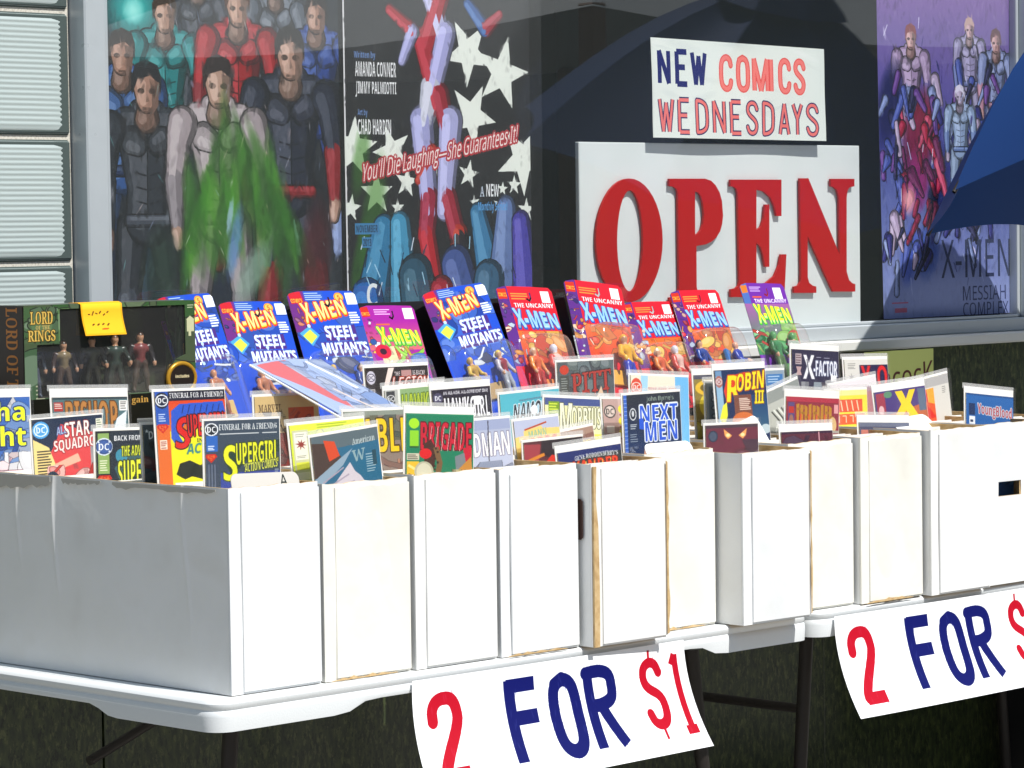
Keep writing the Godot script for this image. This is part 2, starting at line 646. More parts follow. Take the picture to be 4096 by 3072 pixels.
func roundel(x: float, y: float, r: float, ring: Color, ground: Color, ink: Color) -> void:
	pe(x, y, r, r, ring)
	pe(x, y, r * 0.82, r * 0.82, ground)
	txt("DC", 0, x - r * 0.62, y - r * 0.45, r * 1.24, r * 0.9, ink)
	for a in 4:
		star(x + cos(PI / 4 + a * PI / 2) * r * 0.9, y + sin(PI / 4 + a * PI / 2) * r * 0.9, r * 0.2, ink)

func shield(x: float, y: float, s: float) -> void:
	pp([[x - s * 0.7, y - s * 0.6], [x + s * 0.7, y - s * 0.6], [x + s, y - s * 0.1], [x, y + s], [x - s, y - s * 0.1]], K("c8251c"))
	pp([[x - s * 0.5, y - s * 0.4], [x + s * 0.5, y - s * 0.4], [x + s * 0.66, y - s * 0.06], [x, y + s * 0.66], [x - s * 0.66, y - s * 0.06]], K("e0632c"))
	txt("S", 1, x - s * 0.36, y - s * 0.4, s * 0.72, s * 0.8, K("c8251c"))

func tinylines(x: float, y: float, w: float, n: int, c: Color, gap := 3.0, th := 1.2) -> void:
	for i in n:
		pr(x, y + i * gap, w * (0.75 + 0.25 * absf(sin(i * 2.3 + x))), th, c)

func cover(key: String) -> void:
	match key:
		"alpha":
			pr(0, 0, 100, 300, K("3a68b4"))
			art(0, 0, 100, 155, ["2d58a8", "6d93cf", "b7c6e4", "254a92", "e8e8f0"], 60, 11)
			art(0, 92, 100, 60, ["d9a9b4", "e9d3d6", "e6e6ea", "4a78bd"], 24, 12)
			txt("alpha", 0, -6, 8, 98, 42, K("e9f52a"), K("1c2f6e"), 1.6)
			txt("flight", 0, -6, 48, 98, 44, K("e9f52a"), K("1c2f6e"), 1.6)
		"squad":
			pr(0, 0, 100, 300, K("1f2f48"))
			pp([[24, 155], [24, 52], [34, 32], [40, 10], [78, 24], [100, 30], [100, 155]], K("d8474a"))
			grad(80, 40, 20, 60, K("8c8a90"), K("b9b4b2"))
			pp([[0, 155], [0, 30], [22, 44], [30, 70], [14, 155]], K("efd88c"))
			tinylines(5, 48, 20, 9, K("4a4238"), 4.2, 1.8)
			pe(12, 17, 12, 13, K("4aa0dd"))
			roundel(12, 17, 10, K("d9ecf6"), K("4aa0dd"), K("f0f6fa"))
			pr(90, 6, 9, 20, K("f2efdc")); tinylines(91, 8, 7, 5, K("4c6a4a"), 3.6, 1.6)
			txt("ALL", 0, 34, 15, 14, 12, K("a8b9da"), K("2a3c78"), 0.7, 3)
			txt("STAR", 0, 45, 9, 36, 22, K("f6efe6"), K("7d1f2a"), 1.0, 2)
			txt("SQUADRON", 0, 29, 35, 68, 20, K("f3e6df"), K("9c2730"), 1.0, 6)
			pp([[28, 70], [62, 56], [66, 68], [30, 80]], K("f0b49a"))
			art(18, 72, 80, 44, ["e58a84", "d84848", "f0b7ae", "c4322e"], 22, 5)
			pe(25, 92, 9, 12, K("22384a"))
			pr(0, 108, 100, 47, K("f3efec"))
		"bish":
			pr(0, 0, 100, 300, K("4c6b70"))
			pr(0, 0, 100, 4, K("2f3d44"))
			pr(2, 8, 12, 14, K("a8312c")); tinylines(3, 10, 10, 3, K("e0d8cc"), 3.4, 1.2)
			pe(8, 32, 7, 8, K("4a4038")); pe(8, 32, 4, 5, K("b08058"))
			txt("BISHOP", 0, 17, 7, 68, 46, K("b3793c"), K("5c3a1c"), 1.3)
			for i in 5:
				pr(24 + i * 12, 26, 1.6, 32, K("4c6b70"))
			pr(88, 6, 11, 16, K("e9e6e2")); tinylines(89.5, 8, 8, 4, K("50504e"), 3.2, 1.2)
			pp([[84, 34], [98, 22], [94, 60], [76, 66]], K("d9e0e6"))
			art(0, 60, 100, 95, ["4c6b70", "7a5a3c", "2c3a44", "b3793c"], 30, 8)
		"adven":
			pr(0, 0, 100, 300, K("232d3a"))
			pr(0, 0, 20, 155, K("20242b"))
			pr(3, 4, 15, 60, K("8fae62")); tinylines(5, 44, 10, 5, K("f0f0d8"), 3.4, 1.5)
			pe(11, 24, 11.5, 13, K("dce4ee")); roundel(11, 24, 11, K("2d4a86"), K("3f5fa0"), K("eef2f6"))
			shield(11, 72, 10)
			txt("BACK FROM THE DEAD!", 0, 25, 8, 74, 8, K("e9e9ea"))
			pp([[24, 56], [44, 34], [100, 26], [100, 66], [60, 62], [34, 82]], K("3d6068"))
			pe(34, 38, 8, 10, K("3f8ea8"))
			txt("THE ADVENTURES OF", 0, 34, 24, 64, 15, K("dbe23a"), K("3a4a20"), 0.8, 2)
			txt("SUPERMAN", 0, 29, 46, 70, 38, K("e6e93c"), K("3a4420"), 1.4, 4)
			art(24, 84, 76, 71, ["8c9a6c", "d7d0a0", "a6b0a0"], 16, 4)
		"dark":
			pr(0, 0, 100, 300, K("3b4a50"))
			txt("DC", 0, 10, 12, 16, 14, K("e6eef0"))
			star(7, 12, 4, K("e6eef0"))
			pp([[0, 120], [20, 60], [26, 66], [10, 130]], K("7c2a2a"))
			art(0, 30, 100, 120, ["2c383e", "4c5c60", "5c2a2c"], 24, 3)
		"girl2":
			grad(0, 0, 100, 60, K("d8301c"), K("e07a1c"))
			grad(0, 60, 100, 95, K("f0e21c"), K("e9be1c"))
			pr(0, 0, 100, 15, K("1d1d2e"))
			txt("FUNERAL FOR A FRIEND/2", 1, 21, 3, 76, 9.5, K("f2f2f0"))
			pp([[18, 90], [40, 60], [100, 50], [100, 155], [18, 155]], K("f2e61e"))
			pr(0, 0, 19, 50, K("2a56b0")); pr(0, 50, 19, 105, K("dd6a2a"))
			pe(10, 14, 10, 12, K("1b2238")); roundel(10, 14, 9, K("e4e8ee"), K("1b2238"), K("f2f4f6"))
			tinylines(4, 34, 10, 4, K("c8d8f0"), 3, 1.3)
			shield(9, 54, 8.5)
			pr(4, 72, 10, 14, K("efe2d0")); tinylines(5, 74, 8, 4, K("a03a2c"), 3, 1.2)
			# blue block drop behind the red title
			pp([[22, 30], [34, 20], [96, 18], [99, 34], [90, 40], [60, 36], [44, 44], [30, 64], [38, 80], [30, 88], [20, 70]], K("2b57c4"))
			for i in 7:
				stroke([[40 + i * 8.5, 22], [37 + i * 8.5, 34]], 1.1, K("16255c"))
			txt("S", 0, 25, 40, 20, 46, K("d8201c"), K("3a1020"), 1.4, 0, 0.1)
			txt("UPERGIRL", 0, 44, 37, 55, 33, K("d8201c"), K("3a1020"), 1.4, 6, 0, 0.9)
			txt("IN", 0, 56, 72, 8, 6, K("2c4a24"))
			txt("ACTION", 0, 40, 80, 58, 15, K("2f7a8a"), K("b8d020"), 0.8, 3, 0.15)
			pp([[24, 124], [30, 108], [44, 104], [58, 112], [100, 98], [100, 132], [70, 136], [46, 128], [36, 132]], K("1e2620"))
			pp([[60, 112], [76, 102], [84, 118], [68, 126]], K("6a7470"))
			pr(22, 136, 78, 19, K("f0f0ee"))
		"girl6":
			pr(0, 0, 100, 300, K("3d4a58"))
			pr(0, 0, 18, 155, K("404a5a")); pr(2, 22, 15, 22, K("2f66b8")); tinylines(4, 36, 9, 3, K("dfe8f4"), 2.4, 1.1)
			roundel(9, 13, 9, K("e8ecef"), K("262c34"), K("f0f2f4"))
			shield(8, 52, 8)
			for i in 3:
				pr(4 + i * 4, 62, 1.4, 90, K("6a7488"))
			txt("FUNERAL FOR A FRIEND/6", 1, 19, 6, 77, 9.5, K("dfe2e2"))
			pr(20, 19, 52, 1.2, K("cfd4d6")); pr(76, 19, 20, 1.2, K("cfd4d6"))
			pr(20, 74, 80, 81, K("3a4a9a"))
			pp([[24, 50], [50, 40], [100, 30], [100, 48], [60, 52], [34, 80]], K("2a4038"))
			txt("S", 0, 24, 36, 18, 50, K("e9e92a"), K("3b4a22"), 1.2)
			txt("UPERGIRL", 0, 41, 34, 56, 30, K("e9e92a"), K("3b4a22"), 1.2, 3)
			txt("IN", 0, 51, 62, 5, 5, K("cdd45c"))
			txt("ACTION COMICS", 0, 52, 63, 44, 12, K("d8dc5a"), K("333c30"), 0.6, 6)
			pp([[70, 82], [88, 78], [79, 98]], K("dfe4ec")); pp([[74, 84], [84, 82], [79, 92]], K("8a94b8"))
			tinylines(92, 72, 6, 8, K("9aa4b0"), 3, 1.4)
			pe(50, 112, 14, 14, K("d9c83a"))
			art(18, 112, 82, 43, ["3a4a9a", "2c3878", "d9c83a", "5668b4"], 14, 9)
		"valy":
			pr(0, 0, 100, 300, K("d0de3a"))
			pr(0, 0, 100, 10, K("dfe84a")); tinylines(36, 3, 40, 2, K("9fb030"), 3, 1.4)
			art(20, 10, 80, 145, ["b8cc2c", "d0de3a", "4a4a8a", "8aa830", "e3ea60"], 26, 21)
			pr(3, 8, 21, 100, K("c9c9a2"))
			pr(5, 11, 17, 38, K("e9e6dc"))
			star(13.5, 28, 8, K("8c2a2e"), 0.2, 8, 0.35)
			tinylines(7, 14, 13, 2, K("70706a"), 2.2, 0.9); tinylines(7, 43, 13, 2, K("70706a"), 2.2, 0.9)
			pr(5, 52, 17, 10, K("d8dc4a")); pr(5, 66, 17, 10, K("e6e2d4"))
			txt("FREE", 1, 6, 79, 15, 6, K("a8352c")); tinylines(6, 90, 14, 4, K("60605a"), 3, 1.0)
		"valt":
			pr(0, 0, 100, 300, K("2d6684"))
			pp([[0, 0], [100, 0], [100, 20], [40, 22], [0, 14]], K("5b6a70"))
			pp([[0, 10], [26, 14], [42, 36], [22, 60], [0, 62]], K("4a3a34"))
			pp([[18, 8], [34, 12], [40, 34], [24, 40]], K("d24a28"))
			pp([[0, 64], [40, 38], [60, 26], [44, 48], [0, 82]], K("8ea4b4"))
			pp([[0, 82], [30, 72], [54, 46], [60, 60], [100, 100], [100, 155], [0, 155]], K("cfc6cc"))
			for i in 7:
				stroke([[12 + i * 6, 70 + i * 8], [44 + i * 7, 52 + i * 11]], 2.2, K("a59aa8"))
			pp([[54, 44], [100, 44], [100, 108], [84, 96]], K("256684"))
			txt("American", 1, 60, 12, 34, 10, K("b8c4c4"), null, 0, 2)
			txt("W", 1, 58, 30, 20, 17, K("8ea8ac"), null, 0, 2)
			tinylines(78, 38, 14, 8, K("9fb6bc"), 3.6, 1.2)
			pr(88, 34, 6, 22, K("274a58"))
		"tan":
			pr(0, 0, 100, 300, K("cdb079"))
			txt("MARVEL", 1, 6, 14, 36, 12, K("5a4630"))
			pr(52, 20, 40, 34, K("c2552e")); art(8, 26, 40, 40, ["8a6a3c", "5c4a34", "d8be84"], 14, 2)
			art(50, 22, 44, 60, ["c2552e", "a03a22", "e0a060"], 12, 6)
			pr(0, 60, 100, 95, K("7c2f28"))
			art(0, 60, 100, 60, ["7c2f28", "b8502c", "4c2420"], 16, 7)
		"legion":
			pr(0, 0, 100, 300, K("2b2424"))
			pr(3, 6, 12, 100, K("3a3436"))
			pe(9, 17, 7, 11, K("c9c4d0")); roundel(9, 17, 6.5, K("3a3450"), K("d8d4dc"), K("3a3450"))
			pr(4, 36, 10, 28, K("b9b4b4")); tinylines(5, 38, 8, 7, K("4a4444"), 3.4, 1.3)
			txt("THE", 0, 46, 9, 9, 7, K("cbbfc0")); pr(57, 7, 16, 10, K("b98a86")); txt("IS BACK!", 0, 75, 8, 19, 8, K("cbbfc0"))
			pp([[37, 2], [46, 2], [24, 66], [18, 66]], K("f0d9cf"))
			txt("LEGION", 2, 40, 18, 56, 22, K("f2e6e0"), K("a8402c"), 1.4, 0, 0.2)
			pr(0, 60, 100, 95, K("4a3a36"))
		"hawkw":
			pr(0, 0, 100, 300, K("8fae78"))
			pr(0, 0, 24, 155, K("b9bab4"))
			pr(3, 3, 14, 60, K("3a3c40")); roundel(10, 16, 7, K("dcdcdc"), K("3a3c40"), K("eceeee")); tinylines(5, 36, 10, 5, K("9a9c9c"), 3.2, 1.2)
			pr(22, 0, 4, 155, K("e6e8e0"))
			txt("HAWKWORLD", 0, 28, 10, 100, 32, K("b6c83a"), K("5f7a2c"), 1.2)
			art(26, 54, 74, 100, ["8fae78", "6a8a58", "c8d0a0"], 20, 14)
		"hawkg":
			pr(0, 0, 100, 300, K("2a2432"))
			txt("DC", 0, 6, 10, 11, 10, K("dfe0e8")); pe(10, 15, 8, 9, K("4a4660")); txt("DC", 0, 5, 11, 10, 8, K("e6e6ee"))
			txt("AN ALL-NEW, ALL-DIFFERENT ERA!", 0, 19, 5, 76, 6, K("dcdae0"))
			txt("HAWKGIRL", 0, 20, 16, 76, 34, K("f0eef2"), K("17121c"), 1.4)
			pr(70, 16, 11, 15, K("f2f2f0"))
			art(0, 66, 100, 89, ["2a2432", "4c3444", "7a5a50"], 22, 17)
		"cable":
			pr(0, 0, 100, 300, K("6b7f70"))
			pr(0, 0, 100, 8, K("8c9488"))
			pr(0, 8, 100, 147, K("8a7a70"))
			art(0, 8, 100, 40, ["6a6a58", "9a8a6a", "5a6258"], 20, 31)
			txt("CABLE", 0, 6, 13, 92, 52, K("f2c81c"), K("4a3a20"), 1.6)
			art(0, 68, 100, 87, ["8a4a44", "6c9a4a", "c08a70", "7a5a50"], 18, 33)
		"brig":
			pr(0, 0, 100, 300, K("1f7d5a"))
			pr(0, 0, 100, 3, K("2c8a64"))
			pe(12, 16, 7.5, 8, K("a6e02a")); pr(6, 27, 13, 26, K("8ed02c")); pr(6, 51, 13, 3, K("2a5a30"))
			txt("BRIGADE", 0, 22, 14, 74, 42, K("c81e34"), K("5c1420"), 1.4)
			for i in 6:
				stroke([[38 + i * 9, 20], [34 + i * 9, 58]], 0.9, K("e8a0a0"))
			pp([[84, 52], [97, 52], [97, 78], [88, 84]], K("c81e34"))
			pp([[26, 48], [36, 40], [46, 56], [40, 92], [28, 92]], K("4a2c24"))
			pe(29, 62, 9, 8, K("d81f24"))
			pr(2, 62, 18, 10, K("cfcab0")); tinylines(3, 64, 15, 3, K("605c50"), 2.6, 1.1)
			pr(2, 74, 18, 34, K("e6bc34")); stroke([[4, 80], [17, 88]], 4, K("f4e08a")); stroke([[4, 94], [18, 98]], 3, K("8a6a20"))
			pe(27, 90, 14, 16, K("bcb89c")); pe(27, 90, 11, 13, K("d6d2b8"))
			stroke([[44, 52], [50, 76], [46, 104]], 8, K("7a5c3c"))
			for i in 9:
				pe(44 + 3 * sin(i * 2.0), 54 + i * 5.4, 1.6, 1.8, K("3a2a20"))
			pp([[72, 66], [86, 60], [90, 84], [74, 88]], K("7c8488"))
			pp([[72, 92], [96, 66], [100, 104], [70, 108]], K("c88a3c"))
			art(58, 86, 40, 26, ["a8b488", "c8b87a", "6a5a3a", "d8862c"], 16, 41)
			pe(60, 110, 10, 8, K("b8b8b0"))
			pr(0, 106, 100, 49, K("c9a86a"))
		"deadm":
			grad(0, 0, 100, 155, K("a9b0c8"), K("d3d6e2"))
			pr(0, 0, 100, 16, K("9ba4c2"))
			txt("DEADMAN", 0, 4, 20, 92, 34, K("f2efee"), K("8a8698"), 1.2)
			stroke([[40, 4], [37, 60], [38, 110]], 1.4, K("4a4a5c")); stroke([[66, 2], [62, 70], [60, 110]], 1.6, K("42424e"))
			art(0, 62, 100, 90, ["b4b9cc", "c9cedd", "9aa2b8", "6c7084"], 22, 44)
		"namor":
			pr(0, 0, 100, 300, K("a8cfe0"))
			pp([[0, 0], [100, 0], [100, 12], [28, 22], [16, 155], [0, 155]], K("55b4c4"))
			for i in 12:
				pr(32 + i * 4.0, 12 - i * 0.25, 2.8, 2.6, K("5a7a90"))
			txt("NAMOR", 0, 20, 19, 56, 26, K("2a3038"), K("e6eef2"), 1.0, 4, 0.12)
			pe(56, 30, 6, 8, K("f4f4f4"))
			pp([[58, 70], [70, 62], [80, 86], [54, 90]], K("5c2c30"))
			art(10, 82, 90, 73, ["a8cfe0", "d8e6ea", "7ab4c8", "5c2c30"], 18, 46)
		"morb":
			pr(0, 0, 100, 300, K("e8e4b0"))
			pr(0, 0, 100, 12, K("4c5a90"))
			pr(6, 6, 17, 22, K("7a9a2c")); tinylines(7, 9, 14, 4, K("d6e64a"), 4, 2)
			txt("M", 0, 24, 8, 19, 52, K("f4f2d4"), K("55574c"), 1.0)
			txt("ORBIUS", 0, 42, 14, 46, 32, K("f4f2d4"), K("6e7058"), 1.0)
			pr(42, 54, 58, 16, K("e9e24a"))
			art(0, 72, 100, 83, ["e8e06a", "c9c07a", "8a7a5a"], 18, 48)
		"corps":
			pr(0, 0, 100, 300, K("f0d07a"))
			pp([[0, 0], [100, 0], [100, 24], [62, 22], [60, 16], [20, 24], [20, 34], [0, 36]], K("b9bfd6"))
			txt("MANN", 0, 30, 26, 40, 16, K("8fc0a4"), K("e0c060"), 0.6, 4)
			stroke([[22, 22], [72, 10]], 3.6, K("b8502c"))
			txt("CORPS", 0, 12, 42, 80, 32, K("d04a26"), K("f2c43a"), 1.8, 4)
			stroke([[28, 46], [14, 50], [10, 100], [22, 100]], 6, K("e28a2c"))
			art(24, 76, 76, 79, ["f0d03a", "e8a84a", "f4e08a"], 14, 51)
		"fire":
			pr(0, 0, 100, 300, K("5c2a30"))
			pp([[30, 0], [100, 0], [100, 20], [50, 30], [28, 24]], K("2a2028"))
			pp([[0, 4], [28, 6], [24, 34], [0, 44]], K("a03c44"))
			stroke([[8, 30], [34, 22]], 5, K("d8862c"))
			pp([[32, 60], [36, 34], [46, 24], [56, 26], [64, 60]], K("d8301c"))
			for i in 4:
				pp([[34 + i * 9, 70], [37 + i * 9, 46], [40 + i * 9, 70]], K("f2c06a"))
			art(0, 40, 100, 115, ["5c2a30", "d8301c", "f0b04a", "3a2024"], 22, 53)
		"brown":
			pr(0, 0, 100, 300, K("a88878"))
			stroke([[0, 26], [100, 14]], 7, K("8a6258"))
			txt("LIE", 1, 66, 22, 26, 14, K("e9d85a"))
			art(0, 36, 100, 119, ["a88878", "8a6258", "c8b0a0"], 16, 54)
		"xand":
			pr(0, 0, 100, 300, K("3a3e3e"))
			pp([[0, 0], [100, 0], [100, 10], [50, 10], [10, 24], [0, 40]], K("28326a"))
			txt("GENE RODDENBERRY'S", 1, 26, 10, 68, 7, K("d6dad8"), null, 0, 0, 0, 1.0, 2.0)
			txt("XANDER", 0, 22, 18, 72, 17, K("e8482c"), K("8a2c1c"), 1.0)
			for i in 5:
				stroke([[30 + i * 13, 20], [29 + i * 13, 33]], 1.3, K("f2c04a"))
			art(0, 46, 100, 109, ["3a3e3e", "5c625e", "28326a"], 16, 57)
		"pitt":
			pr(0, 0, 100, 300, K("565c60"))
			art(18, 0, 82, 60, ["4a5256", "6c7a7c", "5a6664", "454a50"], 24, 61)
			pe(12, 14, 8, 8, K("c8402c"))
			pr(4, 24, 16, 60, K("4a4c48")); tinylines(6, 28, 11, 7, K("9aa09a"), 4, 1.3)
			txt("PITT", 1, 24, 22, 70, 34, K("b03c34"), K("3c2a2c"), 1.2, 6)
			for i in 6:
				stroke([[32 + i * 11, 50 - i], [32 + i * 11, 58 + 5 * sin(i * 3.0)]], 2.0, K("a83830"))
			pp([[66, 64], [76, 44], [82, 66], [80, 80]], K("e0c0a0"))
			art(20, 62, 80, 93, ["565c60", "7a6a60", "3c4044"], 18, 63)
		"pink":
			pr(0, 0, 100, 300, K("c7aba4"))
			pr(0, 0, 28, 155, K("b89a94"))
			roundel(13, 22, 11, K("3a3838"), K("d8c8c0"), K("3a3838"))
			pr(6, 46, 14, 12, K("e6dcd2")); tinylines(7, 62, 12, 6, K("e8dcd6"), 4, 1.4)
			for i in 3:
				pe(38, 18 + i * 20, 10, 8, K("efe03a"))
				pr(30, 26 + i * 20, 20, 3, K("a04a2c"))
			pr(46, 0, 54, 155, K("d8c4b0"))
		"next":
			pr(0, 0, 100, 300, K("2a303c"))
			grad(0, 16, 100, 90, K("2a2e3c"), K("1f3a6a"))
			pr(0, 0, 6, 155, K("3a66c0"))
			for i in 24:
				pr(0, i * 6.5, 6, 1.6, K("86a2dc"))
			pe(16, 32, 6, 10, K("d0d4d8")); pe(16, 32, 4.6, 8, K("2a303c")); pe(16, 31, 2, 5, K("d0d4d8"))
			tinylines(11, 48, 11, 3, K("b9c0c8"), 3, 1.6); tinylines(10, 64, 13, 4, K("8c98a8"), 3.6, 1.4)
			txt("John Byrne's", 3, 40, 5, 48, 10, K("9fb0a0"))
			txt("NEXT", 0, 28, 19, 66, 27, K("2b5ad0"), K("e6ecf4"), 1.6)
			txt("MEN", 0, 36, 46, 56, 31, K("2b5ad0"), K("e6ecf4"), 1.6)
			pp([[26, 40], [34, 40], [34, 58], [26, 56]], K("2b5ad0"))
			pe(44, 94, 11, 14, K("d8a68c"), 0.3)
			pe(72, 92, 13, 12, K("5a3826")); pe(74, 100, 9, 12, K("c89478"))
			pr(0, 104, 100, 51, K("20283a"))
			art(8, 84, 26, 40, ["4a5878", "5c6a8a", "8c98b4"], 10, 71)
		"pale":
			pr(0, 0, 100, 300, K("eadfcb"))
			pp([[18, 0], [30, 0], [22, 155], [10, 155]], K("a4cfe6"))
			pp([[76, 0], [100, 0], [100, 155], [80, 155], [76, 60]], K("6fb4e2"))
			pe(10, 20, 9.5, 15, K("d8503c")); roundel(10, 20, 8.5, K("f0d8cc"), K("d8503c"), K("f4e8e0"))
			for i in 14:
				pr(30 + i * 3.5, 19, 2.5 if i % 5 != 4 else 0.8, 4, K("c0584c"))
			art(20, 30, 60, 100, ["eadfcb", "c8b89a", "a8c0c8"], 16, 74)
		"gold":
			pr(0, 0, 100, 300, K("8c7a3a"))
			pr(0, 0, 100, 8, K("4a4a5c"))
			pe(26, 24, 24, 14, K("e0b83a")); pe(26, 24, 15, 8, K("6a5a2c"))
			pe(30, 56, 22, 24, K("d8c43a")); pe(34, 52, 10, 12, K("5c5030"))
			art(0, 80, 100, 75, ["8c7a3a", "d8c43a", "4a4430"], 18, 77)
		"grey":
			pr(0, 0, 100, 300, K("9aa0a2"))
			pr(6, 8, 20, 147, K("6c7884"))
			for i in 6:
				pe(16, 18 + i * 15, 6, 5, K("4a5460"))
				pe(16, 18 + i * 15, 3, 2.6, K("b9c0c4"))
			pr(28, 0, 72, 155, K("c9d0c4"))
		"robin":
			pr(0, 0, 100, 300, K("1e2f56"))
			grad(60, 50, 40, 70, K("1f3f6e"), K("34607a"))
			pr(2, 2, 12, 110, K("8fb4cc")); pr(2, 2, 12, 10, K("6c90b4"))
			pe(8, 22, 7, 11, K("a86a60")); roundel(8, 22, 6, K("e6e0e0"), K("9c5c58"), K("f0ecec"))
			pp([[24, 14], [60, 6], [70, 12], [40, 30], [20, 60], [16, 40]], K("d8371c"))
			txt("R", 0, 20, 12, 26, 48, K("f2d81e"), K("c8481c"), 1.5, 0, 0.12)
			txt("OBIN", 0, 40, 10, 54, 32, K("f2dc22"), K("b0501c"), 1.4, 5, 0.12)
			txt("III", 0, 74, 42, 18, 24, K("f2dc22"), K("8a5a1c"), 1.2, 0, 0.1)
			pr(34, 48, 34, 50, K("7a4a3c"))
			tinylines(44, 54, 22, 7, K("d8c0b0"), 3.4, 2.0)
			pp([[4, 90], [12, 66], [20, 60], [20, 84], [14, 100], [8, 98]], K("e8e43a"))
			pe(50, 96, 22, 16, K("d0703a")); pe(50, 102, 12, 9, K("e29a4c"))
			pr(22, 106, 60, 6, K("3a2c34"))
			pr(30, 112, 40, 43, K("8a7a74"))
			pe(92, 114, 10, 9, K("b9c8cc"))
		"big":
			pr(0, 0, 100, 300, K("8fa0b0"))
			pr(60, 8, 36, 22, K("3f78b4")); tinylines(64, 12, 26, 3, K("b8d0e4"), 5, 2)
			txt("BIG", 0, 50, 36, 46, 34, K("d9e8f2"), K("3f78b4"), 2.0)
			art(0, 74, 100, 80, ["8fa0b0", "6c8aa8", "c0a8b8"], 14, 81)
		"xfac":
			pr(0, 0, 100, 300, K("2e2a44"))
			pr(8, 8, 13, 20, K("b0a0a4")); tinylines(9, 11, 11, 4, K("5c3c44"), 4.4, 1.6); pp([[9, 32], [21, 32], [18, 40], [21, 48], [9, 48], [12, 40]], K("c0a0a0"))
			txt("X", 0, 24, 10, 24, 44, K("f0f0f2"), K("4c4a60"), 1.4)
			stroke([[32, 18], [36, 46]], 2.0, K("4a4c58"))
			txt("-FACTOR", 0, 46, 20, 50, 28, K("e6e8ee"), K("6a7090"), 1.0)
			tinylines(52, 13, 10, 1, K("9a98ac"), 3, 1.6); tinylines(68, 14, 12, 1, K("9a98ac"), 3, 1.6)
			pr(82, 46, 12, 12, K("f4f4f2"))
			art(20, 60, 76, 60, ["6a5a50", "8a8c94", "3a3848", "4c4450", "a89a90"], 30, 84)
			pp([[46, 60], [62, 60], [64, 110], [44, 110]], K("8f98a0"))
		"bw":
			pr(0, 0, 100, 300, K("b8bab2"))
			pr(0, 0, 100, 26, K("8f9490"))
			for i in 5:
				stroke([[16 + i * 13, 44], [30 + i * 11, 70], [30 + i * 10, 110]], 3.4, K("4a4c48"))
				stroke([[22 + i * 13, 42], [36 + i * 11, 68], [36 + i * 10, 110]], 3.0, K("e2e4dc"))
			pe(26, 92, 12, 16, K("e0e2da")); pe(26, 92, 7, 9, K("6c706a"))
			art(0, 100, 100, 55, ["b8bab2", "8c8f88", "d8dad2"], 14, 86)
		"gilt":
			pr(0, 0, 100, 300, K("8c2f3e"))
			pr(0, 0, 100, 9, K("b03446"))
			pr(4, 10, 12, 50, K("5c4a78")); pr(5, 18, 10, 12, K("b8342c")); pe(10, 42, 4, 10, K("9a6a5a"))
			for i in 9:
				pp([[19 + i * 7.6, 14], [25 + i * 7.6, 12 + (i % 3) * 3], [24 + i * 7.6, 58], [20 + i * 7.6, 54 + (i % 2) * 4]], K("b8822c"))
				pr(21 + i * 7.6, 20 + (i * 7) % 22, 8, 4, K("9a6a24"))
			for i in 4:
				stroke([[28 + i * 15, 30], [27 + i * 15, 58]], 2.4, K("d8642c"))
			pr(90, 12, 8, 16, K("e0a0a0"))
			pe(88, 48, 7, 14, K("d8b47a"))
			pr(0, 58, 100, 5, K("a8a49a"))
			art(0, 64, 100, 91, ["8c2f3e", "b8822c", "5c2a34"], 16, 88)
		"xo":
			pr(0, 0, 100, 300, K("d9d6ce"))
			tinylines(8, 8, 18, 4, K("8c8a84"), 3.4, 1.2); star(15, 36, 8, K("7a7674"), 0, 6, 0.3)
			pr(34, 12, 66, 143, K("231c48"))
			txt("X-O", 0, 37, 14, 60, 48, K("d81c24"), K("5c1226"), 1.6)
			art(34, 64, 66, 90, ["231c48", "d81c24", "4a2438"], 14, 91)
		"fold":
			pr(0, 0, 100, 300, K("d6cfd4"))
			pr(0, 0, 100, 14, K("e6dfe2"))
			pr(0, 16, 100, 8, K("a88c98"))
			pr(0, 24, 100, 131, K("b07880"))
		"yell":
			pr(0, 0, 100, 300, K("e9e04a"))
			pr(0, 0, 100, 12, K("efe89a"))
			pr(14, 20, 74, 26, K("e05a3c")); pr(10, 50, 82, 22, K("e0643c"))
			for i in 5:
				stroke([[22 + i * 13, 22], [26 + i * 13, 44]], 2.6, K("f2d4b0"))
			for i in 4:
				stroke([[20 + i * 18, 54], [30 + i * 17, 54], [30 + i * 17, 68]], 2.0, K("f4d8b8"))
			pr(20, 76, 60, 12, K("f0ea6a"))
			art(0, 90, 100, 65, ["e9e04a", "e8a03c", "f2ecaa"], 14, 93)
		"xyel":
			pr(0, 0, 100, 300, K("4a3a78"))
			pp([[20, 44], [100, 30], [100, 70], [20, 70]], K("b8623c"))
			pr(3, 4, 17, 66, K("9c3a4c")); pe(11, 34, 5, 8, K("e0b8b8")); pp([[5, 68], [14, 36], [19, 68]], K("d88a90"))
			pe(26, 8, 8, 6, K("5c8a6a"))
			pp([[40, 4], [54, 4], [60, 20], [68, 4], [80, 4], [68, 28], [84, 56], [66, 56], [58, 40], [46, 56], [30, 56], [50, 28]], K("f0ca26"))
			pr(84, 4, 14, 40, K("5a6a80"))
			art(20, 58, 80, 97, ["b8623c", "d88a4c", "4a3a78"], 16, 95)
		"xred":
			pr(0, 0, 100, 300, K("d9d6ce"))
			pr(0, 20, 66, 135, K("e05a2c"))
			pp([[30, 26], [60, 26], [48, 46], [66, 74], [40, 74], [34, 60], [10, 74], [20, 40]], K("d8281e"))
			pp([[50, 20], [66, 20], [66, 50], [52, 44]], K("f0a83c"))
			stroke([[36, 24], [46, 70]], 3, K("f0c05a"))
			tinylines(84, 22, 8, 4, K("8a8884"), 3.4, 1.4)
			pr(0, 0, 100, 18, K("b4b2b0"))
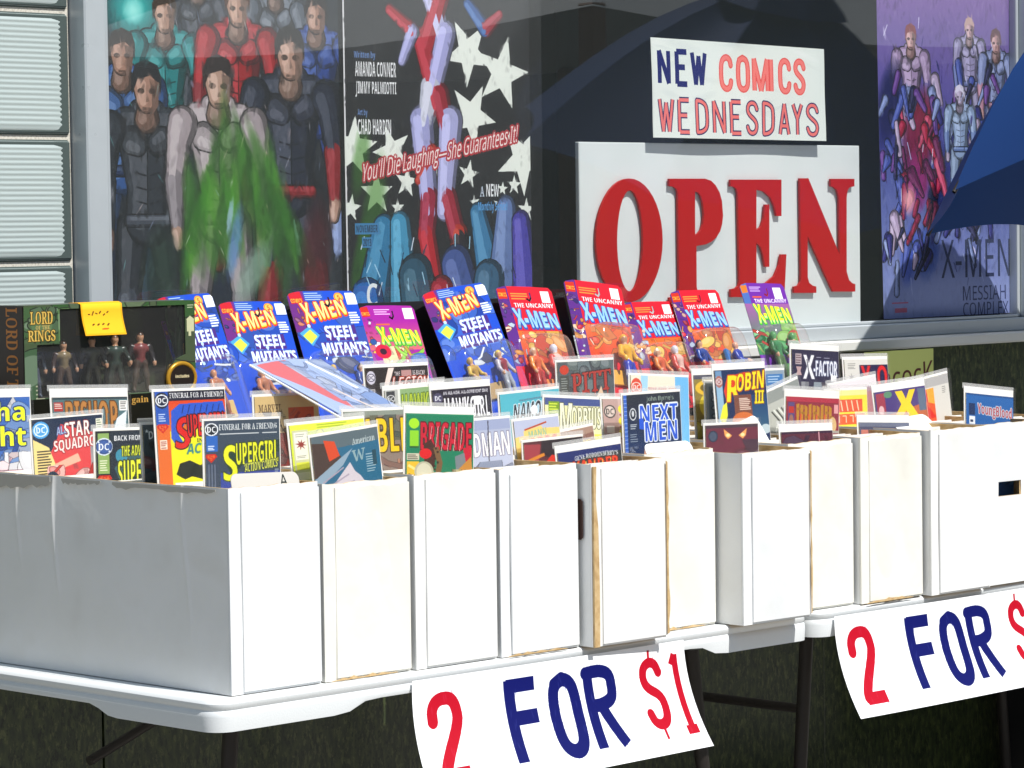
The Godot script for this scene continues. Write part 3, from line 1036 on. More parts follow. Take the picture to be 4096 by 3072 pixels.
		"young":
			pr(0, 0, 100, 300, K("2763a8"))
			pr(0, 0, 100, 4, K("1f4f8c"))
			pr(6, 18, 13, 20, K("1f3560")); pr(7, 40, 12, 14, K("eef0f2")); pr(9, 46, 6, 4, K("2a3a5c"))
			txt("YoungBlood", 0, 24, 16, 72, 24, K("b04a54"), K("cfd6de"), 1.0, -5)
			pp([[22, 54], [96, 60], [96, 70], [22, 64]], K("8fb8cc"))
			pe(80, 56, 8, 6, K("d8a85c"))
			art(0, 66, 100, 89, ["2763a8", "4a86c0", "c8d4dc"], 16, 97)
		"low1":
			pr(0, 0, 100, 300, K("4c4e66"))
			pr(0, 0, 100, 8, K("6a7084"))
			for i in 12:
				pr(26 + i * 5.4, 16, 3.6, 4, K("a89098"))
			pr(4, 14, 14, 12, K("c87a6a"))
			art(0, 24, 100, 120, ["4c4e66", "6a5060", "8a7a80"], 16, 98)
		"low2":
			pr(0, 0, 100, 300, K("6c3040"))
			pr(0, 0, 100, 6, K("4a3844"))
			pe(14, 20, 9, 10, K("2a3448")); pe(14, 20, 7, 8, K("4a5468"))
			for s in [[34, 1], [78, -1]]:
				pp([[s[0], 8], [s[0] + 16 * s[1], 20], [s[0] + 8 * s[1], 26], [s[0] + 2 * s[1], 20]], K("f0a25a"))
				pe(s[0] + 8 * s[1], 19, 4, 3, K("f8e0a0"))
			art(0, 28, 100, 120, ["6c3040", "a84a44", "3c2030"], 16, 99)
		"low3":
			pr(0, 0, 100, 300, K("5c2838"))
			pr(0, 0, 100, 5, K("3a2038"))
			pr(72, 2, 2, 20, K("d8a0a8"))
			art(0, 8, 100, 140, ["5c2838", "8a3a44", "3a2038"], 20, 100)

# ---------------------------------------------------------------- comics standing in the boxes: cover, left edge, top above the table, depth, width, tilt, label
const COMICS := [
	["alpha", -0.018, 0.445, -0.665, 0.150, -1.5, "comic with big yellow lowercase title on blue, cut off by the left frame edge"],
	["squad", 0.012, 0.401, -0.506, 0.152, 0.7, "comic with white title on a red cover and blue round emblem"],
	["bish", 0.177, 0.438, -0.672, 0.165, -2.1, "comic with brown block title on teal behind the red-covered one"],
	["adven", 0.012, 0.391, -0.339, 0.152, -1.5, "dark comic with green side strip and yellow title half hidden"],
	["dark", 0.012, 0.405, -0.221, 0.127, -1.4, "dark teal comic showing only its left edge beside the red and yellow comic"],
	["girl2", 0.012, 0.457, -0.190, 0.149, -1.0, "tall red and yellow comic with blue-backed red title, behind the grey one"],
	["girl6", 0.012, 0.415, -0.070, 0.153, -1.4, "slate grey comic with yellow arched title at the first box's front"],
	["valy", 0.197, 0.398, -0.089, 0.162, 1.4, "yellow-green comic with white side label bearing a red starburst"],
	["valt", 0.197, 0.381, -0.039, 0.151, 3.8, "teal comic with silver wing picture, in front of the yellow-green one"],
	["tan", 0.382, 0.426, -0.388, 0.149, -0.9, "tan comic with orange panel under the tilted blue bagged print"],
	["legion", 0.752, 0.458, -0.520, 0.157, -0.2, "black comic with slanted white and orange title below the purple blister card"],
	["hawkw", 0.752, 0.421, -0.469, 0.152, 1.5, "grey-edged comic with green title left of the dark purple one"],
	["hawkg", 0.752, 0.429, -0.349, 0.154, 0.5, "dark purple comic with tall white title"],
	["cable", 0.382, 0.408, -0.166, 0.151, -1.2, "comic with heavy yellow title on brown, left of the green one"],
	["brig", 0.393, 0.418, -0.030, 0.153, -4.0, "green comic with red title, leaning in the third box"],
	["deadm", 0.567, 0.381, -0.125, 0.161, 0.3, "pale lavender comic with white title right of the green comic"],
	["namor", 0.937, 0.404, -0.366, 0.163, 1.5, "light blue comic with black slanted title"],
	["morb", 0.937, 0.404, -0.253, 0.166, -4.4, "pale yellow comic with tall cream title"],
	["corps", 0.752, 0.373, -0.148, 0.114, 2.2, "orange and yellow comic with lavender corner, fifth box"],
	["fire", 0.752, 0.338, -0.124, 0.155, 0.9, "low dark red comic with flame picture in the fifth box"],
	["brown", 0.866, 0.338, -0.200, 0.147, 5.1, "dull brown comic tilted behind the flame-red one"],
	["xand", 0.752, 0.331, -0.046, 0.159, 2.9, "low tilted comic with navy top and orange-red title"],
	["pitt", 1.122, 0.454, -0.401, 0.156, -0.3, "grey comic with dripping red title in front of the red blister cards"],
	["pink", 0.937, 0.404, -0.114, 0.147, -3.0, "pinkish comic with black round emblem left of the navy one"],
	["next", 0.937, 0.411, -0.065, 0.153, 0.1, "navy comic with large blue white-outlined title"],
	["pale", 1.122, 0.435, -0.218, 0.157, -4.0, "cream comic with red round emblem and sky blue edge"],
	["gold", 1.328, 0.433, -0.250, 0.152, -1.1, "mustard gold comic with white border left of the navy-and-yellow one"],
	["grey", 1.317, 0.413, -0.210, 0.142, -1.1, "grey comic with column of dark dots beside the navy-and-yellow one"],
	["robin", 1.307, 0.444, -0.182, 0.147, -0.3, "navy comic with big yellow title and orange dome"],
	["big", 1.492, 0.424, -0.284, 0.139, -0.9, "grey-blue comic peeking out right of the navy-and-yellow one"],
	["xfac", 1.677, 0.467, -0.305, 0.154, -4.1, "dark violet comic with white title, tallest at the right"],
	["bw", 1.492, 0.379, -0.227, 0.123, 13.5, "black and white comic in a grey bag, tilted up to the right"],
	["gilt", 1.492, 0.391, -0.164, 0.158, -4.5, "maroon comic with golden title and white board edge"],
	["xo", 1.862, 0.433, -0.325, 0.142, -1.5, "white-edged comic with red title on indigo before the yellow note"],
	["fold", 1.748, 0.386, -0.270, 0.158, 4.4, "pinkish bagged comic tilted in front of the red-on-indigo one"],
	["yell", 1.695, 0.379, -0.235, 0.133, -1.1, "yellow comic with two orange-red bands"],
	["xyel", 1.708, 0.388, -0.130, 0.160, 2.6, "purple comic with one large yellow letter"],
	["xred", 1.887, 0.383, -0.200, 0.155, 6.4, "red and orange comic with grey bag top beside the purple one"],
	["young", 1.881, 0.382, -0.040, 0.165, -6.1, "blue comic with red outlined title, rightmost in view"],
	["low1", 1.626, 0.337, -0.100, 0.157, -3.3, "slate comic just showing above a box, below the purple one"],
	["low2", 1.122, 0.350, -0.040, 0.144, -1.4, "dark comic with two flame shapes just above the seventh box"],
	["low3", 1.314, 0.338, -0.030, 0.155, -1.8, "maroon comic with white board top just above the eighth box"],
]

# raised letters of the big sign: outline and counter
const OPEN_LETTERS := [
	["O", [[2.2207, 0.6660], [2.2190, 0.6443], [2.2146, 0.6232], [2.2075, 0.6033], [2.1981, 0.5850], [2.1866, 0.5687], [2.1731, 0.5549], [2.1582, 0.5440], [2.1421, 0.5361], [2.1254, 0.5315], [2.1083, 0.5303], [2.0913, 0.5324], [2.0749, 0.5378], [2.0594, 0.5464], [2.0452, 0.5580], [2.0326, 0.5721], [2.0220, 0.5886], [2.0136, 0.6069], [2.0076, 0.6267], [2.0041, 0.6474], [2.0031, 0.6687], [2.0048, 0.6898], [2.0091, 0.7105], [2.0159, 0.7301], [2.0250, 0.7482], [2.0362, 0.7643], [2.0492, 0.7782], [2.0638, 0.7893], [2.0796, 0.7975], [2.0962, 0.8025], [2.1132, 0.8042], [2.1302, 0.8026], [2.1468, 0.7975], [2.1626, 0.7893], [2.1771, 0.7780], [2.1900, 0.7639], [2.2010, 0.7474], [2.2097, 0.7289], [2.2160, 0.7088], [2.2197, 0.6876]], [[[2.1553, 0.6653], [2.1541, 0.6433], [2.1513, 0.6222], [2.1470, 0.6028], [2.1414, 0.5858], [2.1347, 0.5720], [2.1272, 0.5617], [2.1192, 0.5555], [2.1109, 0.5536], [2.1027, 0.5559], [2.0949, 0.5625], [2.0878, 0.5730], [2.0817, 0.5871], [2.0768, 0.6041], [2.0733, 0.6235], [2.0713, 0.6445], [2.0708, 0.6664], [2.0720, 0.6881], [2.0748, 0.7091], [2.0790, 0.7284], [2.0846, 0.7453], [2.0912, 0.7592], [2.0986, 0.7695], [2.1066, 0.7758], [2.1149, 0.7780], [2.1231, 0.7758], [2.1309, 0.7694], [2.1381, 0.7590], [2.1443, 0.7450], [2.1492, 0.7279], [2.1528, 0.7084], [2.1549, 0.6873]]]],
	["P", [[2.2454, 0.8038], [2.3666, 0.8040], [2.3871, 0.7995], [2.4031, 0.7889], [2.4166, 0.7721], [2.4242, 0.7524], [2.4273, 0.7189], [2.4238, 0.7006], [2.4166, 0.6839], [2.4034, 0.6704], [2.3871, 0.6609], [2.3664, 0.6548], [2.3344, 0.6516], [2.3337, 0.5594], [2.3372, 0.5472], [2.3462, 0.5394], [2.3598, 0.5352], [2.3758, 0.5335], [2.3756, 0.5214], [2.2406, 0.5250], [2.2408, 0.5370], [2.2556, 0.5387], [2.2669, 0.5444], [2.2730, 0.5548], [2.2741, 0.5668], [2.2731, 0.7724], [2.2692, 0.7805], [2.2612, 0.7853], [2.2451, 0.7874]], [[[2.3319, 0.7753], [2.3410, 0.7732], [2.3500, 0.7662], [2.3575, 0.7511], [2.3616, 0.7223], [2.3580, 0.7012], [2.3509, 0.6876], [2.3417, 0.6802], [2.3302, 0.6767]]]],
	["E", [[2.4542, 0.8020], [2.6357, 0.8022], [2.6344, 0.7174], [2.6161, 0.7175], [2.6093, 0.7393], [2.5952, 0.7610], [2.5716, 0.7750], [2.5455, 0.7790], [2.5440, 0.6848], [2.5608, 0.6932], [2.5706, 0.7117], [2.5758, 0.7447], [2.5911, 0.7446], [2.5889, 0.5995], [2.5736, 0.5997], [2.5669, 0.6283], [2.5577, 0.6470], [2.5436, 0.6564], [2.5420, 0.5593], [2.5778, 0.5631], [2.6068, 0.5780], [2.6240, 0.6025], [2.6316, 0.6282], [2.6510, 0.6279], [2.6422, 0.5281], [2.4508, 0.5329], [2.4511, 0.5506], [2.4689, 0.5526], [2.4793, 0.5585], [2.4823, 0.5683], [2.4794, 0.7705], [2.4749, 0.7812], [2.4656, 0.7858], [2.4540, 0.7867]], []],
	["N", [[2.7023, 0.8054], [2.7341, 0.8055], [2.8483, 0.6239], [2.8477, 0.7603], [2.8404, 0.7778], [2.8280, 0.7850], [2.8166, 0.7866], [2.8168, 0.8043], [2.9064, 0.8044], [2.9062, 0.7866], [2.8884, 0.7844], [2.8797, 0.7761], [2.8764, 0.7602], [2.8740, 0.5837], [2.8828, 0.5628], [2.8953, 0.5546], [2.9065, 0.5527], [2.9062, 0.5345], [2.8220, 0.5365], [2.7296, 0.6697], [2.7282, 0.5724], [2.7339, 0.5591], [2.7466, 0.5522], [2.7599, 0.5500], [2.7597, 0.5349], [2.6773, 0.5369], [2.6775, 0.5516], [2.6936, 0.5537], [2.7026, 0.5629], [2.7039, 0.5854]], []],]

# ---------------------------------------------------------------- the scene
func _ready() -> void:
	# camera
	var cam := Camera3D.new()
	cam.name = "camera"
	add_child(cam)
	cam.position = Vector3(-3.02335, T + 0.6954, 3.61951)
	cam.rotation = Vector3(-0.04912, -0.78678, -0.01407)
	cam.fov = 13.91
	cam.near = 0.1
	cam.far = 400.0
	cam.current = true
	# sky
	var sky_mat := ProceduralSkyMaterial.new()
	sky_mat.sky_top_color = Color("7a97ba")
	sky_mat.sky_horizon_color = Color("d2d4d4")
	sky_mat.sky_curve = 0.16
	sky_mat.ground_bottom_color = Color("8a8680")
	sky_mat.ground_horizon_color = Color("b3b1ac")
	sky_mat.sun_angle_max = 2.0
	var sky := Sky.new()
	sky.sky_material = sky_mat
	var env := Environment.new()
	env.background_mode = Environment.BG_SKY
	env.sky = sky
	env.background_energy_multiplier = 0.62
	env.tonemap_mode = Environment.TONE_MAPPER_LINEAR
	env.tonemap_exposure = 1.43
	env.sdfgi_enabled = true
	env.ssao_enabled = true
	env.ssil_enabled = true
	var we := WorldEnvironment.new()
	we.name = "world_environment"
	we.environment = env
	add_child(we)
	# sun: high, from the street side and a little from the right
	var sun := DirectionalLight3D.new()
	sun.name = "sun"
	sun.light_color = Color(1.0, 0.988, 0.968)
	sun.light_energy = 1.2
	sun.light_angular_distance = 0.53
	sun.shadow_enabled = true
	add_child(sun)
	var el := deg_to_rad(56.0)
	var az := deg_to_rad(5.0)
	var to_sun := Vector3(sin(az) * cos(el), sin(el), cos(az) * cos(el))
	sun.look_at_from_position(to_sun * 20.0, Vector3.ZERO)

	rng.seed = 7
	make_fonts()
	make_materials()
	build_street()
	build_shop()
	build_window_display()
	build_tables()
	build_boxes()
	build_comics()
	build_cards()
	build_toy_box()
	build_small_things()
	build_umbrellas()
	build_street_things()

func make_fonts() -> void:
	for f in [["Droid Sans", 700], ["Droid Serif", 700], ["Droid Sans Mono", 400], ["Droid Sans", 400]]:
		var sf := SystemFont.new()
		sf.font_names = PackedStringArray([f[0]])
		sf.font_weight = f[1]
		fonts.append(sf)

func std(c: Color, rough := 0.6, spec := 0.5, metal := 0.0) -> StandardMaterial3D:
	var m := StandardMaterial3D.new()
	m.albedo_color = c
	m.roughness = rough
	m.metallic = metal
	m.metallic_specular = spec
	return m

func ntex(sd: int, freq: float, ramp: Array, size := 512, as_normal := false, bump := 4.0, octaves := 4, kind := FastNoiseLite.TYPE_SIMPLEX_SMOOTH) -> NoiseTexture2D:
	var n := FastNoiseLite.new()
	n.seed = sd
	n.frequency = freq
	n.noise_type = kind
	n.fractal_octaves = octaves
	var t := NoiseTexture2D.new()
	t.width = size
	t.height = size
	t.seamless = true
	t.noise = n
	t.as_normal_map = as_normal
	t.bump_strength = bump
	if ramp.size() > 0:
		var g := Gradient.new()
		var offs := PackedFloat32Array()
		var cols := PackedColorArray()
		for k in ramp:
			offs.append(k[0]); cols.append(Color(k[1]))
		g.offsets = offs
		g.colors = cols
		t.color_ramp = g
	return t

func world_tri(m: StandardMaterial3D, s: float) -> void:
	m.uv1_triplanar = true
	m.uv1_world_triplanar = true
	m.uv1_scale = Vector3.ONE * s

func clear(alpha: float, rough: float, c := Color(1, 1, 1)) -> StandardMaterial3D:
	var m := std(Color(c.r, c.g, c.b, alpha), rough, 0.5)
	m.transparency = BaseMaterial3D.TRANSPARENCY_ALPHA
	m.cull_mode = BaseMaterial3D.CULL_DISABLED
	return m

func make_materials() -> void:
	# white lined cardboard, faintly soiled
	var cb := std(Color(1, 1, 1), 0.75, 0.3)
	cb.albedo_texture = ntex(3, 0.006, [[0.0, "e2e1dd"], [0.3, "e8e8e5"], [0.7, "ebebe9"], [1.0, "e6e5e1"]])
	cb.normal_enabled = true
	cb.normal_texture = ntex(9, 0.01, [], 512, true, 2.0)
	cb.normal_scale = 0.5
	world_tri(cb, 1.6)
	M.card_white = cb
	var cb2 := cb.duplicate()
	cb2.albedo_color = Color("fffdf6")
	M.card_cream = cb2
	var cb3 := cb.duplicate()
	cb3.albedo_color = Color("fafcff")
	M.card_cool = cb3
	var kraft := std(Color(1, 1, 1), 0.85, 0.2)
	kraft.albedo_texture = ntex(5, 0.03, [[0.0, "b08e62"], [0.5, "c8aa7c"], [1.0, "d6be96"]])
	world_tri(kraft, 3.0)
	M.kraft = kraft
	M.board = std(Color("eeece6"), 0.6, 0.4)
	M.paper_edges = std(Color("ece9e2"), 0.6, 0.4)
	M.bag = clear(0.008, 0.12)
	M.bag.metallic_specular = 0.28
	M.bag_edge = clear(0.24, 0.2, Color("f0f0ee"))
	M.plastic_white = std(Color("dcdfe0"), 0.42, 0.5)
	var pw: StandardMaterial3D = M.plastic_white
	pw.normal_enabled = true
	pw.normal_texture = ntex(21, 0.09, [], 512, true, 1.5)
	pw.normal_scale = 0.25
	world_tri(pw, 5.0)
	M.steel = std(Color("2c2825"), 0.5, 0.4, 0.2)
	M.black_plastic = std(Color("17171a"), 0.4, 0.5)
	M.black_cloth = std(Color("121214"), 0.9, 0.2)
	# aluminium window frame, dulled
	var al := std(Color("b9c0c4"), 0.45, 0.5, 0.15)
	al.roughness_texture = ntex(31, 0.02, [[0.0, "909090"], [1.0, "ffffff"]])
	world_tri(al, 2.0)
	M.alu = al
	# green granite slabs of the lower wall
	var gr := std(Color(1, 1, 1), 0.3, 0.5)
	var gn := FastNoiseLite.new()
	gr.albedo_texture = granite_texture()
	world_tri(gr, 1.4)
	M.granite = gr
	M.mortar = std(Color("ffffff"), 0.9, 0.2)
	var mt: StandardMaterial3D = M.mortar
	mt.albedo_texture = ntex(41, 0.06, [[0.0, "a8a294"], [0.4, "cfcabe"], [1.0, "e2ded4"]])
	world_tri(mt, 5.0)
	M.block_glass = std(Color("b4c0be"), 0.18, 0.6)
	M.block_core = std(Color("4f5a58"), 0.25, 0.5)
	M.glass = clear(0.012, 0.0, Color("d6e8e8"))
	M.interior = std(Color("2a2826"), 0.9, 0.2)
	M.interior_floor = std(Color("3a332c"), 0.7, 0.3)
	var pave := std(Color(1, 1, 1), 0.85, 0.3)
	pave.albedo_texture = ntex(51, 0.02, [[0.0, "8f8b84"], [0.5, "a39f97"], [1.0, "b2aea6"]])
	world_tri(pave, 0.5)
	M.pavement = pave
	var asph := std(Color(1, 1, 1), 0.9, 0.3)
	asph.albedo_texture = ntex(52, 0.05, [[0.0, "3a3a3c"], [0.6, "4a4a4b"], [1.0, "5c5b5a"]])
	world_tri(asph, 0.6)
	M.asphalt = asph
	var st := std(Color(1, 1, 1), 0.9, 0.2)
	st.albedo_texture = ntex(53, 0.02, [[0.0, "5c564c"], [1.0, "6e675c"]])
	world_tri(st, 0.8)
	M.stucco = st
	M.figure = std(Color(1, 1, 1), 0.32, 0.5)
	M.figure.vertex_color_use_as_albedo = true
	M.blister = clear(0.025, 0.13)
	var nav := std(Color("17407e"), 0.7, 0.35)
	nav.albedo_texture = ntex(61, 0.2, [[0.0, "d8d8d8"], [1.0, "ffffff"]], 256)
	nav.backlight_enabled = true
	nav.backlight = Color(0.01, 0.015, 0.03)
	world_tri(nav, 14.0)
	M.navy_cloth = nav
	M.wood = std(Color("7a4a22"), 0.6, 0.4)
	M.red_gloss = std(Color("b40004"), 0.35, 0.3)

func granite_texture() -> ImageTexture:
	var a := FastNoiseLite.new()
	a.seed = 71; a.frequency = 0.05; a.fractal_octaves = 3
	var b := FastNoiseLite.new()
	b.seed = 72; b.frequency = 0.16; b.noise_type = FastNoiseLite.TYPE_CELLULAR
	b.cellular_return_type = FastNoiseLite.RETURN_CELL_VALUE
	var img := Image.create(512, 512, false, Image.FORMAT_RGB8)
	for y in 512:
		for x in 512:
			# grains drawn out upright, as in the slabs
			var u := a.get_noise_2d(x * 1.6, y * 0.6)
			var v := b.get_noise_2d(x * 1.5, y * 0.55)
			var c := Color("252f1f").lerp(Color("48522f"), clampf(0.5 + u * 0.9, 0, 1))
			if v > 0.45:
				c = c.lerp(Color("74764c"), 0.5)
			elif v < -0.45:
				c = c.lerp(Color("10180f"), 0.7)
			img.set_pixel(x, y, c)
	img.generate_mipmaps()
	return ImageTexture.create_from_image(img)

func build_street() -> void:
	structure("pavement", bevel(Vector3(-40, -0.15, -1.12), Vector3(60, 0, 4.6), 0.01), M.pavement)
	structure("road", bevel(Vector3(-60, -0.3, 4.605), Vector3(80, -0.13, 13.0), 0.01), M.asphalt)
	structure("far_pavement", bevel(Vector3(-60, -0.3, 13.005), Vector3(80, 0.0, 60.0), 0.01), M.pavement)
	# the row of shops across the street, seen only mirrored in the window
	var b := thing("street_building", "pale stucco building across the street, mirrored in the shop window", "building", Vector3(30, 0, 20))
	part("wall", bevel(Vector3(-22, 0, 0), Vector3(22, 9, 6), 0.02), M.stucco, b)
	for i in 7:
		part("window", bevel(Vector3(-19 + i * 6, 1.0, -0.06), Vector3(-15.4 + i * 6, 2.7, 0.02), 0.01), M.black_plastic, b)

func build_shop() -> void:
	var s := thing("storefront", "shop front with large window over dark green granite and glass blocks", "building", Vector3(0, 0, ZG))
	# lower wall of granite slabs, each one a slab of its own
	var xs := [-3.0, -1.85, -0.62, 0.606, 1.67, 2.742, 3.81, 4.9, 6.0]
	for i in xs.size() - 1:
		var sl := part("granite_slab", bevel(Vector3(xs[i] + 0.0022, 0.0, -0.06), Vector3(xs[i + 1] - 0.0022, T + 0.395, -0.0 + 0.0015 * sin(i * 2.1)), 0.002), M.granite, s)
		sl.position.z = 0.0
	part("wall_core", bevel(Vector3(-3, 0, -0.3), Vector3(6, T + 0.39, -0.061), 0.002), M.mortar, s)
	# window sill: stone ledge and the aluminium profile on it
	part("sill", bevel(Vector3(0.56, T + 0.396, -0.28), Vector3(6.0, T + 0.422, 0.06), 0.004), std(Color("d9d9d4"), 0.5, 0.4), s)
	var fr := part("window_frame", bevel(Vector3(0.645, T + 0.4225, -0.05), Vector3(6.0, T + 0.456, 0.03), 0.003), M.alu, s)
	part("glazing_bead", bevel(Vector3(0.65, T + 0.4565, 0.006), Vector3(3.5, T + 0.464, 0.022), 0.002), M.alu, fr)
	# stepped mullion between the glass blocks and the pane
	var mu := part("mullion", bevel(Vector3(0.568, T + 0.4225, -0.06), Vector3(0.618, T + 2.2, 0.035), 0.003), M.alu, s)
	part("mullion_step", bevel(Vector3(0.6185, T + 0.4225, -0.06), Vector3(0.634, T + 2.2, 0.018), 0.002), M.alu, mu)
	part("glazing_bead", bevel(Vector3(0.6345, T + 0.457, -0.03), Vector3(0.6445, T + 2.2, 0.006), 0.0015), M.alu, mu)
	var mr := part("mullion", bevel(Vector3(3.53, T + 0.457, -0.06), Vector3(3.6, T + 2.2, 0.03), 0.003), M.alu, s)
	part("glazing_bead", bevel(Vector3(3.5185, T + 0.457, -0.03), Vector3(3.5295, T + 2.2, 0.006), 0.0015), M.alu, mr)
	part("window_pane", bevel(Vector3(0.645, T + 0.457, -0.004), Vector3(3.518, T + 2.2, 0.0), 0.0005), M.glass, s)
	part("window_pane", bevel(Vector3(3.601, T + 0.457, -0.004), Vector3(6.0, T + 2.2, 0.0), 0.0005), M.glass, s)
	part("upper_wall", bevel(Vector3(-3, T + 2.201, -0.3), Vector3(6, T + 4.5, 0.04), 0.005), M.stucco, s)
	# glass block panel on the left
	var pn := part("mortar_panel", bevel(Vector3(-0.9, T + 0.4225, -0.09), Vector3(0.567, T + 2.2, -0.012), 0.002), M.mortar, s)
	var blk := glass_block_mesh()
	var core := bevel(Vector3(-0.1135, -0.1125, -0.02), Vector3(0.1135, 0.1125, 0.002), 0.006)
	for r in 7:
		for c in 6:
			var g := MeshInstance3D.new()
			g.name = "glass_block"
			g.mesh = blk
			g.material_override = M.block_glass
			pn.add_child(g, true)
			g.position = Vector3(0.449 - c * 0.234, T + 0.527 + r * 0.2335, -0.008)
			part("block_rim", core, M.block_core, g)
	# the room behind
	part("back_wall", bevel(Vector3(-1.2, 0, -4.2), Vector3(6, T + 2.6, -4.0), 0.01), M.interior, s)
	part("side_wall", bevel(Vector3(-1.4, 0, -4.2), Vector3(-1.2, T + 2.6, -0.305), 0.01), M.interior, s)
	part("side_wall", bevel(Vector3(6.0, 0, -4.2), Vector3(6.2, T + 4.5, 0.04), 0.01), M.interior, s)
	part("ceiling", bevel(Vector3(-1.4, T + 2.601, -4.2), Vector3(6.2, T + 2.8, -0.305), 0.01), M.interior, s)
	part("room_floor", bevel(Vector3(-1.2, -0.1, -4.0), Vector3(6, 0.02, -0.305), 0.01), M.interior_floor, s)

func glass_block_mesh() -> ArrayMesh:
	# pressed face with fine level ribs inside a smooth rim
	var st := new_st()
	var w := 0.1095
	var n := 150
	var prev := Vector3.ZERO
	st.set_smooth_group(0)
	for i in n:
		var y0 := lerpf(-w, w, float(i) / n)
		var y1 := lerpf(-w, w, float(i + 1) / n)
		for k in 6:
			var x0 := lerpf(-w, w, k / 6.0)
			var x1 := lerpf(-w, w, (k + 1) / 6.0)
			var vs := []
			for q in [[x0, y1], [x1, y1], [x1, y0], [x0, y0]]:
				var e := minf(minf(w - absf(q[0]), w - absf(q[1])) / 0.012, 1.0)
				var z: float = 0.004 * e + 0.0005 * e * sin(q[1] / w * PI * 23.0)
				vs.append(Vector3(q[0], q[1], z))
			for id in [0, 1, 2, 0, 2, 3]:
				st.set_uv(Vector2(vs[id].x, vs[id].y))
				st.add_vertex(vs[id])
	st.index()
	st.generate_normals()
	return st.commit()

func tex_of(img: Image) -> ImageTexture:
	img.generate_mipmaps()
	return ImageTexture.create_from_image(img)

func printed(img: Image, rough := 0.4) -> StandardMaterial3D:
	var m := std(Color(1, 1, 1), rough, 0.3)
	m.albedo_texture = tex_of(img)
	return m

# slightly wavy hanging sheet, x0..x1 by y0..y1 at depth z
func wavy(x0: float, y0: float, x1: float, y1: float, z: float, amp: float, sd: float, lean := 0.0) -> Array:
	var g := []
	for r in 13:
		var row := []
		for c in 13:
			var u := c / 12.0
			var v := r / 12.0
			row.append(Vector3(lerpf(x0, x1, u) + lean * v, lerpf(y1, y0, v), z + amp * (sin(u * 5.0 + sd) * sin(v * 4.0 + sd * 1.7) + 0.6 * sin(u * 11.0 + v * 3.0 + sd))))
		g.append(row)
	return g

func poster_a() -> Image:
	# stand-in print: a crowd of anonymous figures in plain suits on a dark ground
	var i := Image.create(800, 1252, false, Image.FORMAT_RGB8)
	i.fill(K("20252b"))
	cell(i, 0, 0, 800, 1252, 100)
	var r := RandomNumberGenerator.new()
	r.seed = 301
	for k in 44:
		dab(r.randf() * 100, 30 + r.randf() * 125, r.randf_range(4, 14), r.randf_range(8, 26), r.randf_range(-0.4, 0.4), Color(K(["171b22", "2a3038", "343c42", "1c2a34", "182238"][k % 5]), 0.7), 0.8)
	dab(11, 50, 14, 13, 0, Color(K("2fb9b4"), 0.95), 1.0)
	dab(11, 51, 5, 5, 0, Color(K("a8f2ea"), 0.9), 1.0)
	stander(38, 44, 70, K("3a3f4a"), K("20242c"), K("b08a78"), K("1c1816"))
	stander(72, 45, 74, K("5a6472"), K("2a2e38"), K("b08a78"), K("3a2c20"))
	stander(24, 58, 84, K("1f8a8c"), K("125058"), K("c49a84"), K("3a2a1c"), 0.5)
	stander(90, 56, 86, K("2c4a9c"), K("8fa4d8"), K("b88c78"), K("241c18"), 0.3)
	stander(55, 55, 92, K("a8161e"), K("7a1018"), K("c49a84"), K("4a2a18"), 0.6)
	stander(6, 72, 92, K("2f5a9c"), K("1c2f58"), K("b88c78"), K("2a2018"), 0.2)
	stander(16, 84, 104, K("2c313a"), K("464c58"), K("b88c78"), K("17181c"), 0.1)
	stander(78, 72, 112, K("23283a"), K("8c1018"), K("c8a08c"), K("1c1612"), 0.3)
	stander(46, 82, 108, K("b4a8ac"), K("8a8288"), K("c8a490"), K("241a18"), 0.2)
	# green window reflection painted into the print across the lower half
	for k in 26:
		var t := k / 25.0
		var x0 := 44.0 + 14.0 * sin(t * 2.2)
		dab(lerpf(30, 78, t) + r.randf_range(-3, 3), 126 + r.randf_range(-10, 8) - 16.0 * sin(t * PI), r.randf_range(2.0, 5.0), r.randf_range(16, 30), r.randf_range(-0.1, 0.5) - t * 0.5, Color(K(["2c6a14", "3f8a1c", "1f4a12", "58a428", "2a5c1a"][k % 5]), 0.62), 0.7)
	for q in [[52, 126, 3.2, 15, 0.2, "5c88c8"], [50, 118, 1.4, 8, 0.2, "a8c8ec"], [88, 132, 8, 24, 0.1, "4c1016"], [20, 136, 9, 18, 0.1, "183020"], [60, 136, 6, 14, 0.6, "8fae9c"]]:
		dab(q[0], q[1], q[2], q[3], q[4], Color(K(q[5]), 0.75), 0.8)
	for k in 60:
		dab(r.randf() * 100, 40 + r.randf() * 100, 0.25, 0.8 + r.randf() * 2.5, r.randf_range(-0.7, 0.7), Color(K(["e6e6ee", "9fb0d8", "f0d0c8", "7ad0cc"][k % 4]), 0.5), 0.9)
	brushed(i, 2600, 91, 2.2)
	return i

